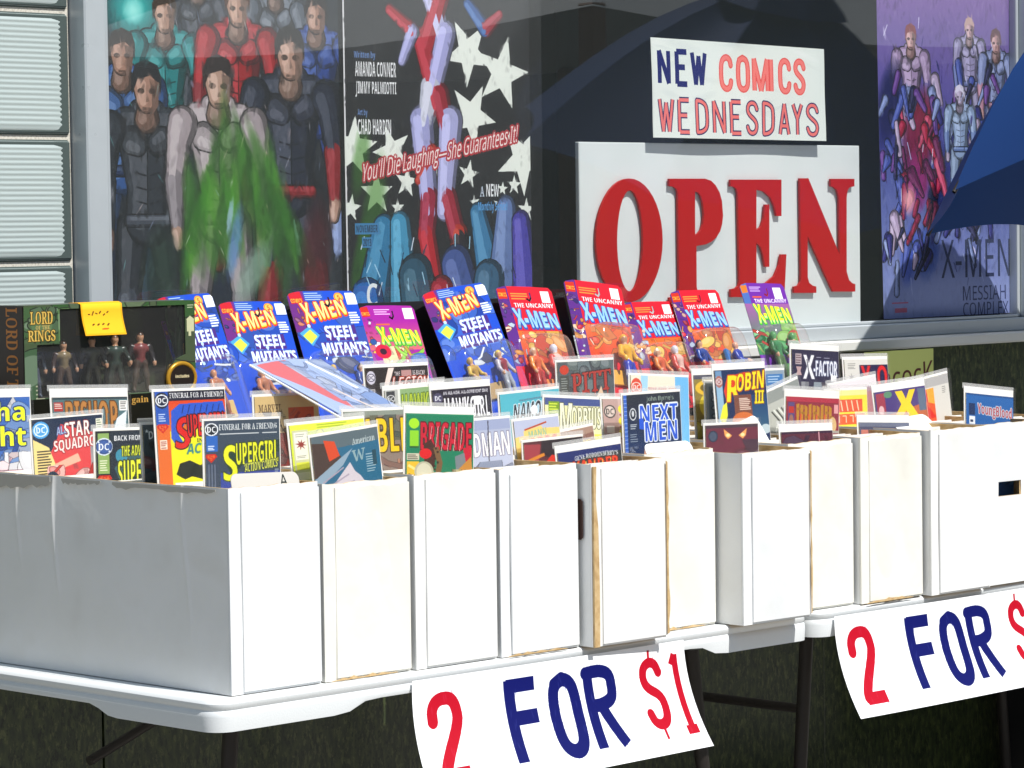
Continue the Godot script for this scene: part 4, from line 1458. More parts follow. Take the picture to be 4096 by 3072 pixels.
func poster_b() -> Image:
	# stand-in print: ribbons and folds in red, lavender and blue among white stars
	var i := Image.create(800, 1306, false, Image.FORMAT_RGB8)
	i.fill(K("1d1d1f"))
	cell(i, 0, 0, 800, 1306, 100)
	var r := RandomNumberGenerator.new()
	r.seed = 302
	for k in 26:
		dab(r.randf() * 100, r.randf() * 160, r.randf_range(8, 24), r.randf_range(6, 16), r.randf(), Color(K(["222224", "28282a", "19191b"][k % 3]), 0.6), 1.0)
	pr(0, 0, 0.8, 163, K("e8e8ea"))
	var wc := K("e6ece4")
	for s in [[1081, 154, 66, 0.25], [1012, 248, 60, 0.5], [760, 322, 56, 0.1], [840, 328, 46, -0.35], [806, 417, 38, 0.0], [869, 393, 28, 0.15], [938, 375, 28, -0.2], [1004, 376, 26, 0.2], [1104, 400, 18, 0.05], [1078, 408, 13, 0.1], [955, 434, 22, -0.1], [931, 448, 17, 0.1], [849, 448, 16, 0.0], [753, 448, 24, 0.15], [1071, 444, 16, 0.2], [1131, 455, 22, 0.05], [1016, 437, 13, -0.1], [1125, 342, 66, 0.6], [1006, 110, 62, 0.7], [820, 520, 20, 0.2], [1128, 512, 14, 0.3]]:
		star((s[0] - 742) / 4.0, 29.5 + 0.18 * s[1], s[2] / 4.4, wc, s[3])
	# long crossing ribbons down the middle
	var rib := []
	for q in [[44, 22, 52, 44, 5.5, 4, "c6c8f2"], [53, 24, 43, 48, 4.4, 5, "b4162a"], [40, 44, 50, 70, 4.2, 5.6, "b8182c"], [54, 42, 46, 66, 5.2, 4.2, "b6b8ee"], [46, 64, 42, 78, 6.5, 4, "d2d6e8"], [50, 66, 54, 80, 5, 4, "a01228"], [40, 76, 44, 112, 6.2, 4.4, "b2b4ea"], [56, 76, 52, 112, 6.4, 4.2, "bcbef0"], [46, 88, 38, 100, 3, 2, "c0301f"], [44, 106, 42, 122, 5, 4.4, "a4183a"], [54, 106, 60, 124, 4.8, 4.2, "a81a34"], [42, 120, 48, 148, 4.6, 4.4, "c81426"], [60, 120, 58, 140, 4.4, 4.4, "c8301c"], [60, 122, 60, 125, 4.6, 4.6, "241c20"], [58, 134, 59, 136, 4.7, 4.7, "241c20"]]:
		rib.append([q[0], q[1], q[2], q[3], q[4], q[5], K(q[6])])
	forms(rib)
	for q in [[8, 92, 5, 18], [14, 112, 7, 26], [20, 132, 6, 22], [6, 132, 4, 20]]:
		dab(q[0], q[1], q[2], q[3], 0.2, Color(K("34781a"), 0.55), 0.8)  # green of the window reflection, dabbed into the print at lower left
	forms([[24, 34, 36, 42, 2.2, 3.2, K("b8162a")], [36, 42, 30, 54, 3.2, 2.0, K("b4b6ec")], [66, 30, 76, 40, 2.4, 3.4, K("3a68b0")], [76, 40, 84, 34, 3.4, 2.0, K("a82a3a")]])
	# blue folds heaped at the foot
	for q in [[20, 118, 12, 150, 6, 9, "2f84b4"], [28, 116, 30, 150, 5, 8, "4aa6d0"], [70, 112, 76, 134, 4, 7, "3f88b8"], [86, 110, 84, 142, 5, 9, "6c88c0"], [94, 116, 97, 148, 5, 8, "5048b8"], [58, 132, 66, 156, 8, 10, "4a62a8"], [36, 136, 40, 158, 9, 11, "2c5c74"], [10, 144, 12, 160, 8, 9, "1f74cc"], [76, 138, 74, 158, 8, 10, "3a6a8c"], [50, 142, 50, 158, 6, 9, "b01830"]]:
		limb(q[0], q[1], q[2], q[3], q[4], q[5], K(q[6]))
	for k in 30:
		var x0 := 8 + r.randf() * 88
		var y0 := 120 + r.randf() * 38
		stroke([[x0, y0], [x0 + r.randf_range(-3, 3), y0 + 5]], 0.5, K(["1c2c44", "a8d4ec", "1a2430", "d8e4f4"][k % 4]))
	brushed(i, 1400, 92, 1.6)
	txt("C", 0, 10, 139, 5.5, 9, K("eef2f2"))
	txt("Written by", 0, 5.5, 50.5, 11, 3.4, K("6a8cc4"))
	txt("AMANDA CONNER", 0, 6, 54.5, 21, 5.6, K("eceef0"))
	txt("JIMMY PALMIOTTI", 0, 6, 62, 21, 6.0, K("eceef0"))
	txt("Art by", 0, 7, 72.5, 5, 3.2, K("6a8cc4"))
	txt("CHAD HARDIN", 0, 7, 76.4, 17, 5.8, K("eceef0"))
	txt("You'll Die Laughing—She Guarantees It!", 3, 8, 93, 84, 9.5, K("f2e6e2"), K("b02a34"), 0.8, 16, 0.15)
	txt("A", 1, 71.5, 102, 2.4, 4, K("c8d4e4")); txt("NEW", 0, 75, 101, 7, 5, K("eceef0"))
	txt("Monthly Series!", 0, 70.5, 108, 16, 4.6, K("5aa0dc"))
	pr(4.5, 116, 12.5, 4.2, K("3f7fae")); txt("NOVEMBER", 0, 5.2, 116.7, 11, 2.8, K("14283c"))
	pr(8, 121.4, 5.4, 4, K("3f7fae")); txt("2013", 0, 8.6, 122, 4.2, 2.8, K("14283c"))
	return i

func poster_c() -> Image:
	# stand-in print: drifting violet, crimson and navy forms
	var i := Image.create(700, 1120, false, Image.FORMAT_RGB8)
	i.fill(K("4a5098"))
	cell(i, 0, 0, 700, 1120, 100)
	grad(0, 0, 100, 90, K("9a74b0"), K("3a4090"))
	grad(0, 90, 100, 71, K("4a5498"), K("8a98cc"))
	var r := RandomNumberGenerator.new()
	r.seed = 303
	stander(24, 42, 70, K("b49ac4"), K("6a5a9c"), K("d8a8a8"), K("8a4a4c"), 0.3)
	stander(68, 36, 60, K("a8a0cc"), K("6a78b8"), K("d8b0b8"), K("c8a8a0"), 0.2)
	stander(88, 42, 70, K("8a98cc"), K("c890a8"), K("d8a8a8"), K("6a4a50"), 0.2)
	for q in [[8, 72, 10, 22, "14164a"], [30, 84, 14, 22, "7c1034"], [26, 106, 12, 16, "8c2068"], [44, 112, 10, 22, "141c54"], [60, 92, 12, 22, "2a2a80"], [74, 100, 12, 22, "3a2c90"], [34, 136, 10, 16, "3a54a8"], [20, 138, 8, 16, "4258b8"]]:
		dab(q[0], q[1] - 6, q[2], q[3], 0.25, Color(K(q[4]), 0.9), 0.7)
	for k in 120:
		var x0 := 2 + r.randf() * 84
		var y0 := 46 + r.randf() * 90
		var red: bool = absf(x0 - 30) < 16 and absf(y0 - 92) < 26
		var c := K((["8c1038", "b41c40", "d84a70", "6a1850"] if red else ["1a1a4c", "2a2a80", "4a5cb8", "8ea0dc", "c8b4d8", "6a3c98"])[r.randi() % (4 if red else 6)])
		var ang := r.randf_range(-0.7, 0.7)
		var len := r.randf_range(5, 16)
		limb(x0, y0, x0 + sin(ang) * len, y0 + cos(ang) * len, r.randf_range(1.0, 3.4), r.randf_range(0.3, 1.8), c)
	dab(20, 108, 6, 8, 0.3, Color(K("f0b0b8"), 0.9), 1.0)
	stander(60, 66, 58, K("9fb8e0"), K("6a84c0"), K("c8b8d8"), K("dcd8ec"), 0.2)
	for k in 50:
		var x0 := 4 + r.randf() * 86
		var y0 := 24 + r.randf() * 124
		stroke([[x0, y0], [x0 + r.randf_range(-3, 3), y0 + 3 + r.randf() * 5]], 0.5, K(["d8d2f0", "161c58", "b0bce8", "2c2070"][k % 4]))
	brushed(i, 2200, 93, 2.4)
	dab(60, 152, 56, 14, 0, Color(K("9aa6d6"), 0.7), 0.9)
	txt("X-MEN", 3, 44, 126, 54, 17, K("2e3656"))
	txt("MESSIAH", 3, 60, 147, 34, 6.4, K("39426a"))
	txt("COMPLEX", 3, 60, 154.5, 36, 6.0, K("39426a"))
	pr(6, 153, 12, 0.5, K("b05a78")); pr(8, 155.5, 9, 2.0, K("b05a78"))
	return i

# short brush marks that pull the colours under them about
func brushed(i: Image, n: int, sd: int, len: float) -> void:
	var r := RandomNumberGenerator.new()
	r.seed = sd
	for k in n:
		var px := r.randi_range(2, i.get_width() - 3)
		var py := r.randi_range(2, i.get_height() - 3)
		var c := i.get_pixel(px, py)
		c = c.lightened(r.randf() * 0.12) if r.randf() < 0.5 else c.darkened(r.randf() * 0.2)
		c.a = 0.55
		dab((px - ox) / sc, (py - oy) / sv, 0.5 + r.randf() * 0.6, len * (0.5 + r.randf()), r.randf_range(-0.6, 0.6), c, 0.8)

func hand(s: Array, w: float, c: Color) -> void:
	for q in s:
		var p: Array = q
		if p.size() > 3:
			# round the corners of curved strokes
			for it in 2:
				var n := [p[0]]
				for i in p.size() - 1:
					n.append([lerpf(p[i][0], p[i + 1][0], 0.25), lerpf(p[i][1], p[i + 1][1], 0.25)])
					n.append([lerpf(p[i][0], p[i + 1][0], 0.75), lerpf(p[i][1], p[i + 1][1], 0.75)])
				n.append(p[p.size() - 1])
				p = n
		stroke(p, w, c)

# hand-drawn block capitals inside x,y,w,h as lists of strokes
func cap(ch: String, x: float, y: float, w: float, h: float) -> Array:
	var l := x; var r := x + w; var t := y; var b := y + h; var m := y + h * 0.48; var cx := x + w / 2
	match ch:
		"N": return [[[l, b], [l, t]], [[l, t], [r, b]], [[r, b], [r, t]]]
		"E": return [[[l, b], [l, t]], [[l, t], [r, t]], [[l, m], [r - w * 0.2, m]], [[l, b], [r, b]]]
		"F": return [[[l, b], [l, t]], [[l - 1, t + 1.6], [r, t + 1.6]], [[l, m], [r, m]]]
		"W": return [[[l, t], [l + w * 0.27, b]], [[l + w * 0.27, b], [cx, t + h * 0.1]], [[cx, t + h * 0.1], [r - w * 0.27, b]], [[r - w * 0.27, b], [r, t]]]
		"C": return [[[r, t + h * 0.26], [r - w * 0.1, t + h * 0.07], [cx, t], [l + w * 0.12, t + h * 0.1], [l, t + h * 0.3], [l, b - h * 0.3], [l + w * 0.12, b - h * 0.1], [cx, b], [r - w * 0.1, b - h * 0.07], [r, b - h * 0.26]]]
		"O": return [[[cx, t], [l + w * 0.12, t + h * 0.08], [l, t + h * 0.28], [l, b - h * 0.28], [l + w * 0.12, b - h * 0.08], [cx, b], [r - w * 0.12, b - h * 0.08], [r, b - h * 0.28], [r, t + h * 0.28], [r - w * 0.12, t + h * 0.08], [cx, t], [l + w * 0.12, t + h * 0.08]]]
		"M": return [[[l, b], [l, t]], [[l, t], [cx, b]], [[cx, b], [r, t]], [[r, t], [r, b]]]
		"I": return [[[cx, t], [cx, b]]]
		"S": return [[[r, t + h * 0.22], [r - w * 0.15, t + h * 0.05], [cx, t], [l + w * 0.15, t + h * 0.06], [l, t + h * 0.22], [l + w * 0.15, t + h * 0.38], [r - w * 0.15, b - h * 0.42], [r, b - h * 0.24], [r - w * 0.15, b - h * 0.06], [cx, b], [l + w * 0.15, b - h * 0.06], [l, b - h * 0.22]]]
		"D": return [[[l, b], [l, t]], [[l, t], [cx, t + h * 0.02], [r - w * 0.08, t + h * 0.14], [r, t + h * 0.35], [r, b - h * 0.35], [r - w * 0.08, b - h * 0.14], [cx, b - h * 0.02], [l, b]]]
		"A": return [[[l, b], [cx, t]], [[cx, t], [r, b]], [[l + w * 0.2, b - h * 0.28], [r - w * 0.2, b - h * 0.28]]]
		"Y": return [[[l, t], [cx, m]], [[r, t], [cx, m]], [[cx, m], [cx, b]]]
		"R": return [[[l, b], [l, t]], [[l - 1, t + 1.2], [cx, t + 0.8], [r - w * 0.06, t + h * 0.1], [r, t + h * 0.25], [r - w * 0.06, m - h * 0.06], [cx, m], [l, m]], [[cx - w * 0.1, m], [r, b]]]
		"2": return [[[l, t + h * 0.32], [l, t + h * 0.14], [l + w * 0.25, t + h * 0.02], [r - w * 0.25, t + h * 0.02], [r - w * 0.05, t + h * 0.16], [r - w * 0.04, t + h * 0.38], [l + w * 0.16, b - h * 0.1], [l + w * 0.1, b]], [[l, b], [r, b]]]
		"$": return [[[r, t + h * 0.24], [r - w * 0.15, t + h * 0.12], [cx, t + h * 0.08], [l + w * 0.12, t + h * 0.14], [l, t + h * 0.28], [l + w * 0.15, t + h * 0.42], [r - w * 0.12, b - h * 0.46], [r, b - h * 0.3], [r - w * 0.12, b - h * 0.14], [cx, b - h * 0.08], [l + w * 0.12, b - h * 0.12], [l, b - h * 0.25]]]
		"1": return [[[cx - w * 0.5, t + h * 0.14], [cx, t]], [[cx, t], [cx, b]], [[l - w * 0.2, b], [r + w * 0.2, b]]]
	return []

func sign_new() -> Image:
	var i := Image.create(1024, 371, false, Image.FORMAT_RGB8)
	i.fill(K("dfe6df"))
	cell(i, 0, 0, 1024, 371, 100)
	var r := RandomNumberGenerator.new()
	r.seed = 401
	for k in 40:
		dab(r.randf() * 100, r.randf() * 36, r.randf_range(3, 14), r.randf_range(0.4, 2.0), r.randf_range(-0.3, 0.3), Color(K(["d6ddd6", "e8ede8", "d2dad6"][k % 3]), 0.6), 1.0)
	var blue := K("020860")
	for q in [["N", 4.2, 5.0], ["E", 13.8, 5.6], ["W", 22.4, 7.4]]:
		hand(cap(q[0], q[1], 4.6, q[2], 11.8), 2.2, blue)
	for q in [["C", 39, 5.6], ["O", 48.8, 5.6], ["M", 58, 7.6], ["I", 66.6, 2.4], ["C", 73, 5.4], ["S", 82, 5.2]]:
		hand(cap(q[0], q[1], 5.4, q[2], 12.2), 2.5, K("e0504a"))
		hand(cap(q[0], q[1], 5.4, q[2], 12.2), 1.5, K("ee7c74"))
	for q in [["W", 3.8, 7.2], ["E", 14.6, 5.4], ["D", 24.4, 5.6], ["N", 34, 5.8], ["E", 44, 5.6], ["S", 53.4, 5.6], ["D", 63, 5.6], ["A", 72.6, 5.2], ["Y", 80.4, 5.2], ["S", 89, 6.0]]:
		hand(cap(q[0], q[1], 22.2, q[2], 11.8), 2.2, K("221250"))
		hand(cap(q[0], q[1], 22.2, q[2], 11.8), 1.25, K("e8746e"))
	return i

func sign_price() -> Image:
	var i := Image.create(1024, 300, false, Image.FORMAT_RGB8)
	i.fill(K("f0f1f2"))
	cell(i, 0, 0, 1024, 300, 100)
	var red := K("b0001e")
	var blue := K("020a5a")
	hand(cap("2", 6.0, 5.2, 8.6, 19.4), 3.4, red)
	hand(cap("F", 32.5, 3.6, 9.0, 21.0), 3.7, blue)
	hand(cap("O", 47.5, 5.2, 8.2, 19.4), 3.7, blue)
	hand(cap("R", 61.0, 3.8, 8.8, 21.0), 3.5, blue)
	hand(cap("$", 82.0, 3.0, 6.4, 20.5), 2.8, red)
	stroke([[85.2, 1.4], [85.2, 5]], 0.8, red); stroke([[85.2, 21.5], [85.2, 25.6]], 0.8, red)
	hand(cap("1", 94.0, 3.6, 3.0, 20.6), 2.4, red)
	# marker streaks
	var r := RandomNumberGenerator.new()
	r.seed = 402
	for k in 160:
		var x := r.randf() * 100
		var y := r.randf() * 29
		var c := i.get_pixel(int(x * 10.23), int(y * 10.2))
		if c.r < 0.8:
			dab(x, y, 0.25, 1.4, r.randf_range(-0.3, 0.3), Color(c.lightened(0.16), 0.5), 0.9)
		elif c.g < 0.5:
			dab(x, y, 0.25, 1.2, r.randf_range(-0.3, 0.3), Color(c.darkened(0.1), 0.5), 0.9)
	return i

func build_window_display() -> void:
	var z := ZG - 0.016
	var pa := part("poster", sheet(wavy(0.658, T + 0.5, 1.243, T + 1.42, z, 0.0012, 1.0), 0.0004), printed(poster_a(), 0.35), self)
	tag(pa, "dark poster of suited figures with a green reflection painted in, beside the aluminium mullion", "poster", "posters in the window")
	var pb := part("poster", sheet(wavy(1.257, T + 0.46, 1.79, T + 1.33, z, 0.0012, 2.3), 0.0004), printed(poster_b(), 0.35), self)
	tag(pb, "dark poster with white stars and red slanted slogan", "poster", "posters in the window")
	var pc := part("poster", sheet(wavy(2.985, T + 0.466, 3.52, T + 1.35, z, 0.002, 4.0, 0.014), 0.0004), printed(poster_c(), 0.35), self)
	tag(pc, "lavender and violet poster half behind the blue umbrella", "poster", "posters in the window")
	# clear sleeves over the two dark posters
	var sleeve_mat := clear(0.008, 0.08)
	sleeve_mat.metallic_specular = 0.3
	for q in [[0.652, 1.252, 0.48, 1.44, "clear plastic sleeve over the poster with the painted green reflection"], [1.2535, 1.82, 0.462, 1.345, "clear plastic sleeve over the white-star poster"]]:
		var sl := part("poster_sleeve", sheet(wavy(q[0], T + q[2], q[1], T + q[3], z + 0.007, 0.0022, q[0] * 3.0), 0.0003), sleeve_mat, self)
		tag(sl, q[4], "plastic sleeve")
	# white board with raised red letters
	var op := thing("open_sign", "white board with raised red serif letters in the window", "sign", Vector3(0, 0, 0))
	var bz := ZG - 0.036
	var bm := std(Color(1, 1, 1), 0.5, 0.4)
	bm.albedo_texture = ntex(81, 0.004, [[0.0, "cfd8d8"], [0.5, "dbe2e1"], [1.0, "d4dcda"]])
	world_tri(bm, 1.0)
	part("board", bevel(Vector3(1.962, T + 0.4575, bz - 0.012), Vector3(2.938, T + 0.884, bz), 0.0015), bm, op)
	for q in OPEN_LETTERS:
		var o := PackedVector2Array()
		for v in q[1]:
			o.append(Vector2(v[0], v[1] + T))
		var hs := []
		for h in q[2]:
			var hh := PackedVector2Array()
			for v in h:
				hh.append(Vector2(v[0], v[1] + T))
			hs.append(hh)
		var lt := part("letter", prism(o, 0.006, 0.0, hs), M.red_gloss, op, Vector3(0, 0, bz + 0.0035))
		lt.set_meta("label", "raised red letter %s" % q[0])
	# hand-lettered paper sign taped above it
	var g := []
	for r in 7:
		var row := []
		for c in 13:
			var u := c / 12.0
			var v := r / 6.0
			var a := Vector3(2.172, T + 1.117, 0).lerp(Vector3(2.778, T + 1.109, 0), u)
			var b := Vector3(2.179, T + 0.895, 0).lerp(Vector3(2.782, T + 0.893, 0), u)
			var q := a.lerp(b, v)
			q.z = ZG - 0.012 + 0.0015 * sin(u * 9.0 + v * 2.0) * sin(v * 5.0)
			row.append(q)
		g.append(row)
	var ns := part("paper_sign", sheet(g, 0.0006), printed(sign_new(), 0.6), self)
	tag(ns, "hand-lettered white paper sign in blue and red above the red-lettered board", "sign")

# folding table: rounded slab with a skirt that is deeper at the corners
func table_mesh(x0: float, x1: float, z0: float, z1: float) -> ArrayMesh:
	var rc := 0.035
	var per := []          # points around, with outward normal
	var cs := [[x1 - rc, z1 - rc, 0.0], [x0 + rc, z1 - rc, PI / 2], [x0 + rc, z0 + rc, PI], [x1 - rc, z0 + rc, PI * 1.5]]
	for k in 4:
		var c: Array = cs[k]
		for i in 9:
			var a: float = c[2] + PI / 2 * i / 8.0
			var n := Vector3(cos(a), 0, sin(a))
			per.append([Vector3(c[0], 0, c[1]) + n * rc, n])
		var nx: Array = cs[(k + 1) % 4]
		var n2 := Vector3(cos(c[2] + PI / 2), 0, sin(c[2] + PI / 2))
		var a0 := Vector3(c[0], 0, c[1]) + n2 * rc
		var a1 := Vector3(nx[0], 0, nx[1]) + n2 * rc
		for i in range(1, 40):
			per.append([a0.lerp(a1, i / 40.0), n2])
	var n := per.size()
	var prof := [[-0.02, 0.0], [-0.008, 0.0], [-0.003, -0.002], [0.0, -0.006], [0.0, -0.013], [-0.0016, -0.0145], [-0.0016, -0.0165], [0.0, -0.018], [0.0012, -0.026], [0.0, -1.0], [-0.004, -1.0], [-0.006, -0.02]]
	var st := new_st()
	st.set_smooth_group(0)
	var rings := []
	for q in prof:
		var ring := []
		for p in per:
			var v: Vector3 = p[0] + p[1] * q[0]
			var low := -0.036
			var dx := minf(p[0].x - x0, x1 - p[0].x)
			var dz := minf(z1 - p[0].z, p[0].z - z0)
			var d := 9.0
			if absf(p[1].z) > 0.5:
				d = dx
			else:
				d = dz
			low = lerpf(-0.048, -0.031, smoothstep(0.25, 0.31, d))
			v.y = q[1] if q[1] > -0.5 else low
			if q == prof[10]:
				v.y = low + 0.001
			ring.append(v)
		rings.append(ring)
	for k in prof.size() - 1:
		st.set_smooth_group(k / 3)
		for i in n:
			var j := (i + 1) % n
			for v in [rings[k][i], rings[k + 1][i], rings[k + 1][j], rings[k][i], rings[k + 1][j], rings[k][j]]:
				st.add_vertex(v)
	# top and underside
	var c0 := Vector3((x0 + x1) / 2, 0, (z0 + z1) / 2)
	for i in n:
		var j := (i + 1) % n
		st.set_smooth_group(20)
		for v in [c0, rings[0][i], rings[0][j]]:
			st.add_vertex(v)
		st.set_smooth_group(21)
		var e: int = prof.size() - 1
		for v in [c0 + Vector3(0, -0.02, 0), rings[e][j], rings[e][i]]:
			st.add_vertex(v)
	st.generate_normals()
	return st.commit()

func build_tables() -> void:
	var spots := [[-0.048, 1.338, "white plastic folding table under the left boxes, its corner in view"], [1.352, 3.2, "white plastic folding table under the right boxes, behind the cut-off price sign"]]  # right table lengthened past the boxes to keep sun off the wall
	for q in spots:
		var t := thing("folding_table", q[2], "table", Vector3(0, 0, 0), "folding tables")
		part("table_top", table_mesh(q[0], q[1], -0.96, 0.024), M.plastic_white, t, Vector3(0, T, 0))
		for s in [0, 1]:
			var x: float = q[0] + 0.16 if s == 0 else q[1] - 0.16
			var dx := 0.05 if s == 0 else -0.05
			var st := new_st()
			tube_into(st, [Vector3(x, T - 0.021, -0.13), Vector3(x - dx * 1.5, 0.04, -0.12), Vector3(x - dx * 1.5, 0.012, -0.13), Vector3(x - dx * 1.5, 0.012, -0.83), Vector3(x - dx * 1.5, 0.04, -0.84), Vector3(x, T - 0.021, -0.83)], 0.013, 12)
			var lg := part("leg", st.commit(), M.steel, t)
			part("cross_bar", tube([Vector3(x - dx * 0.4, T * 0.72, -0.13), Vector3(x - dx * 0.4, T * 0.72, -0.83)], 0.009, 8), M.steel, lg)
			part("brace", tube([Vector3(x - dx * 0.3, T * 0.78, -0.48), Vector3(x + dx * 7.0, T - 0.03, -0.48)], 0.008, 8), M.steel, t)
			part("brace_catch", bevel(Vector3(x - 0.02, T - 0.062, -0.15), Vector3(x + 0.02, T - 0.021, -0.11), 0.004), M.black_plastic, t)
	# black stands at the back of the tables that carry the toys
	for q in [[0.16, 1.30, "low black cloth-covered stand behind the left boxes, under the boxed figures"], [1.36, 2.55, "low black cloth-covered stand behind the right boxes, under the blister cards"]]:
		var d := part("display_stand", bevel(Vector3(q[0], T + 0.001, -0.945), Vector3(q[1], T + 0.311, -0.735), 0.008), M.black_cloth, self)
		tag(d, q[2], "display stand", "display stands")
	# black board the middle cards lean on
	var b := part("backing_board", bevel(Vector3(-0.385, 0, -0.004), Vector3(0.385, 0.255, 0.0), 0.001), M.black_plastic, self, Vector3(1.285, T + 0.3125, -0.83), Basis(Vector3.RIGHT, deg_to_rad(-17)))
	tag(b, "black board leaning behind the middle blister cards", "board")

# one wall of a carton: bulged slab w by h, outer face +z, kraft edges
func wall_mesh(w: float, h: float, th: float, bulge: float, sd: float, hole := false, ragged := 0.0, creases: Array = []) -> ArrayMesh:
	var mesh := ArrayMesh.new()
	var nx := 16
	var ny := 18
	var hx0 := 0.0; var hx1 := 0.0; var hy0 := 0.0; var hy1 := 0.0
	if hole:
		hx0 = 0.25; hx1 = 0.64; hy0 = 0.545; hy1 = 0.635
	var P3 := func(u: float, v: float, z: float) -> Vector3:
		var edge := 16.0 * u * (1 - u) * v * (1 - v)
		var k := bulge * edge * sin(u * 2.6 + sd) + 0.0012 * sin(u * 9.0 + sd * 3.0 + v * 4.0) * minf(1.0, edge * 2.0)
		for cr in creases:
			k += 0.0022 * exp(-pow((u - cr[0] - 0.012 * sin(v * 5.0)) / 0.006, 2.0)) * smoothstep(cr[1], cr[1] + 0.25, v)
		var yy := v * h
		if v > 0.999:
			yy += ragged * (sin(u * 13.0 + sd * 5.0) * 0.6 + sin(u * 37.0 + sd) * 0.4)
		return Vector3((u - 0.5) * w, yy, z + k)
	var us := []
	for i in nx + 1:
		us.append(float(i) / nx)
	for cr in creases:
		for dd in [-0.024, -0.018, -0.012, -0.008, -0.004, 0.0, 0.004, 0.008, 0.012, 0.018, 0.024]:
			us.append(cr[0] + dd)
	us.sort()
	var vsx := []
	for i in ny + 1:
		vsx.append(float(i) / ny)
	if hole:
		for q in [hx0, hx1]:
			us.append(q)
		for q in [hy0, hy1]:
			vsx.append(q)
		us.sort(); vsx.sort()
	var face := new_st()
	var edge_st := new_st()
	face.set_smooth_group(0)
	for j in vsx.size() - 1:
		for i in us.size() - 1:
			var u0: float = us[i]; var u1: float = us[i + 1]; var v0: float = vsx[j]; var v1: float = vsx[j + 1]
			if hole and u0 >= hx0 - 1e-6 and u1 <= hx1 + 1e-6 and v0 >= hy0 - 1e-6 and v1 <= hy1 + 1e-6:
				continue
			for v in [P3.call(u0, v1, 0.0), P3.call(u1, v1, 0.0), P3.call(u1, v0, 0.0), P3.call(u0, v1, 0.0), P3.call(u1, v0, 0.0), P3.call(u0, v0, 0.0)]:
				face.add_vertex(v)
			for v in [P3.call(u0, v1, -th), P3.call(u1, v0, -th), P3.call(u1, v1, -th), P3.call(u0, v1, -th), P3.call(u0, v0, -th), P3.call(u1, v0, -th)]:
				edge_st.add_vertex(v)
	face.set_smooth_group(1)
	for j in vsx.size() - 1:
		for s in [0.0, 1.0]:
			quad_v(face, P3.call(s, vsx[j + 1], 0.0), P3.call(s, vsx[j + 1], -th), P3.call(s, vsx[j], -th), P3.call(s, vsx[j], 0.0))
	for i in us.size() - 1:
		for s in [0.0, 1.0]:
			quad_v(edge_st, P3.call(us[i], s, 0.0), P3.call(us[i + 1], s, 0.0), P3.call(us[i + 1], s, -th), P3.call(us[i], s, -th))
	if hole:
		for e in [[hx0, hy0, hx1, hy0], [hx1, hy0, hx1, hy1], [hx1, hy1, hx0, hy1], [hx0, hy1, hx0, hy0]]:
			quad_v(edge_st, P3.call(e[0], e[1], 0.0), P3.call(e[2], e[3], 0.0), P3.call(e[2], e[3], -th), P3.call(e[0], e[1], -th))
	face.index()
	face.generate_normals()
	edge_st.generate_normals()
	face.commit(mesh)
	edge_st.commit(mesh)
	return mesh

func quad_v(st: SurfaceTool, a: Vector3, b: Vector3, c: Vector3, d: Vector3) -> void:
	for v in [a, b, c, a, c, d]:
		st.add_vertex(v)

func wall(called: String, parent: Node3D, m: ArrayMesh, outer: Material, at: Vector3, turn: float, inner: Material = null) -> MeshInstance3D:
	var o := part(called, m, null, parent, at, Basis(Vector3.UP, turn))
	o.set_surface_override_material(0, outer)
	o.set_surface_override_material(1, M.kraft if inner == null else inner)
	return o

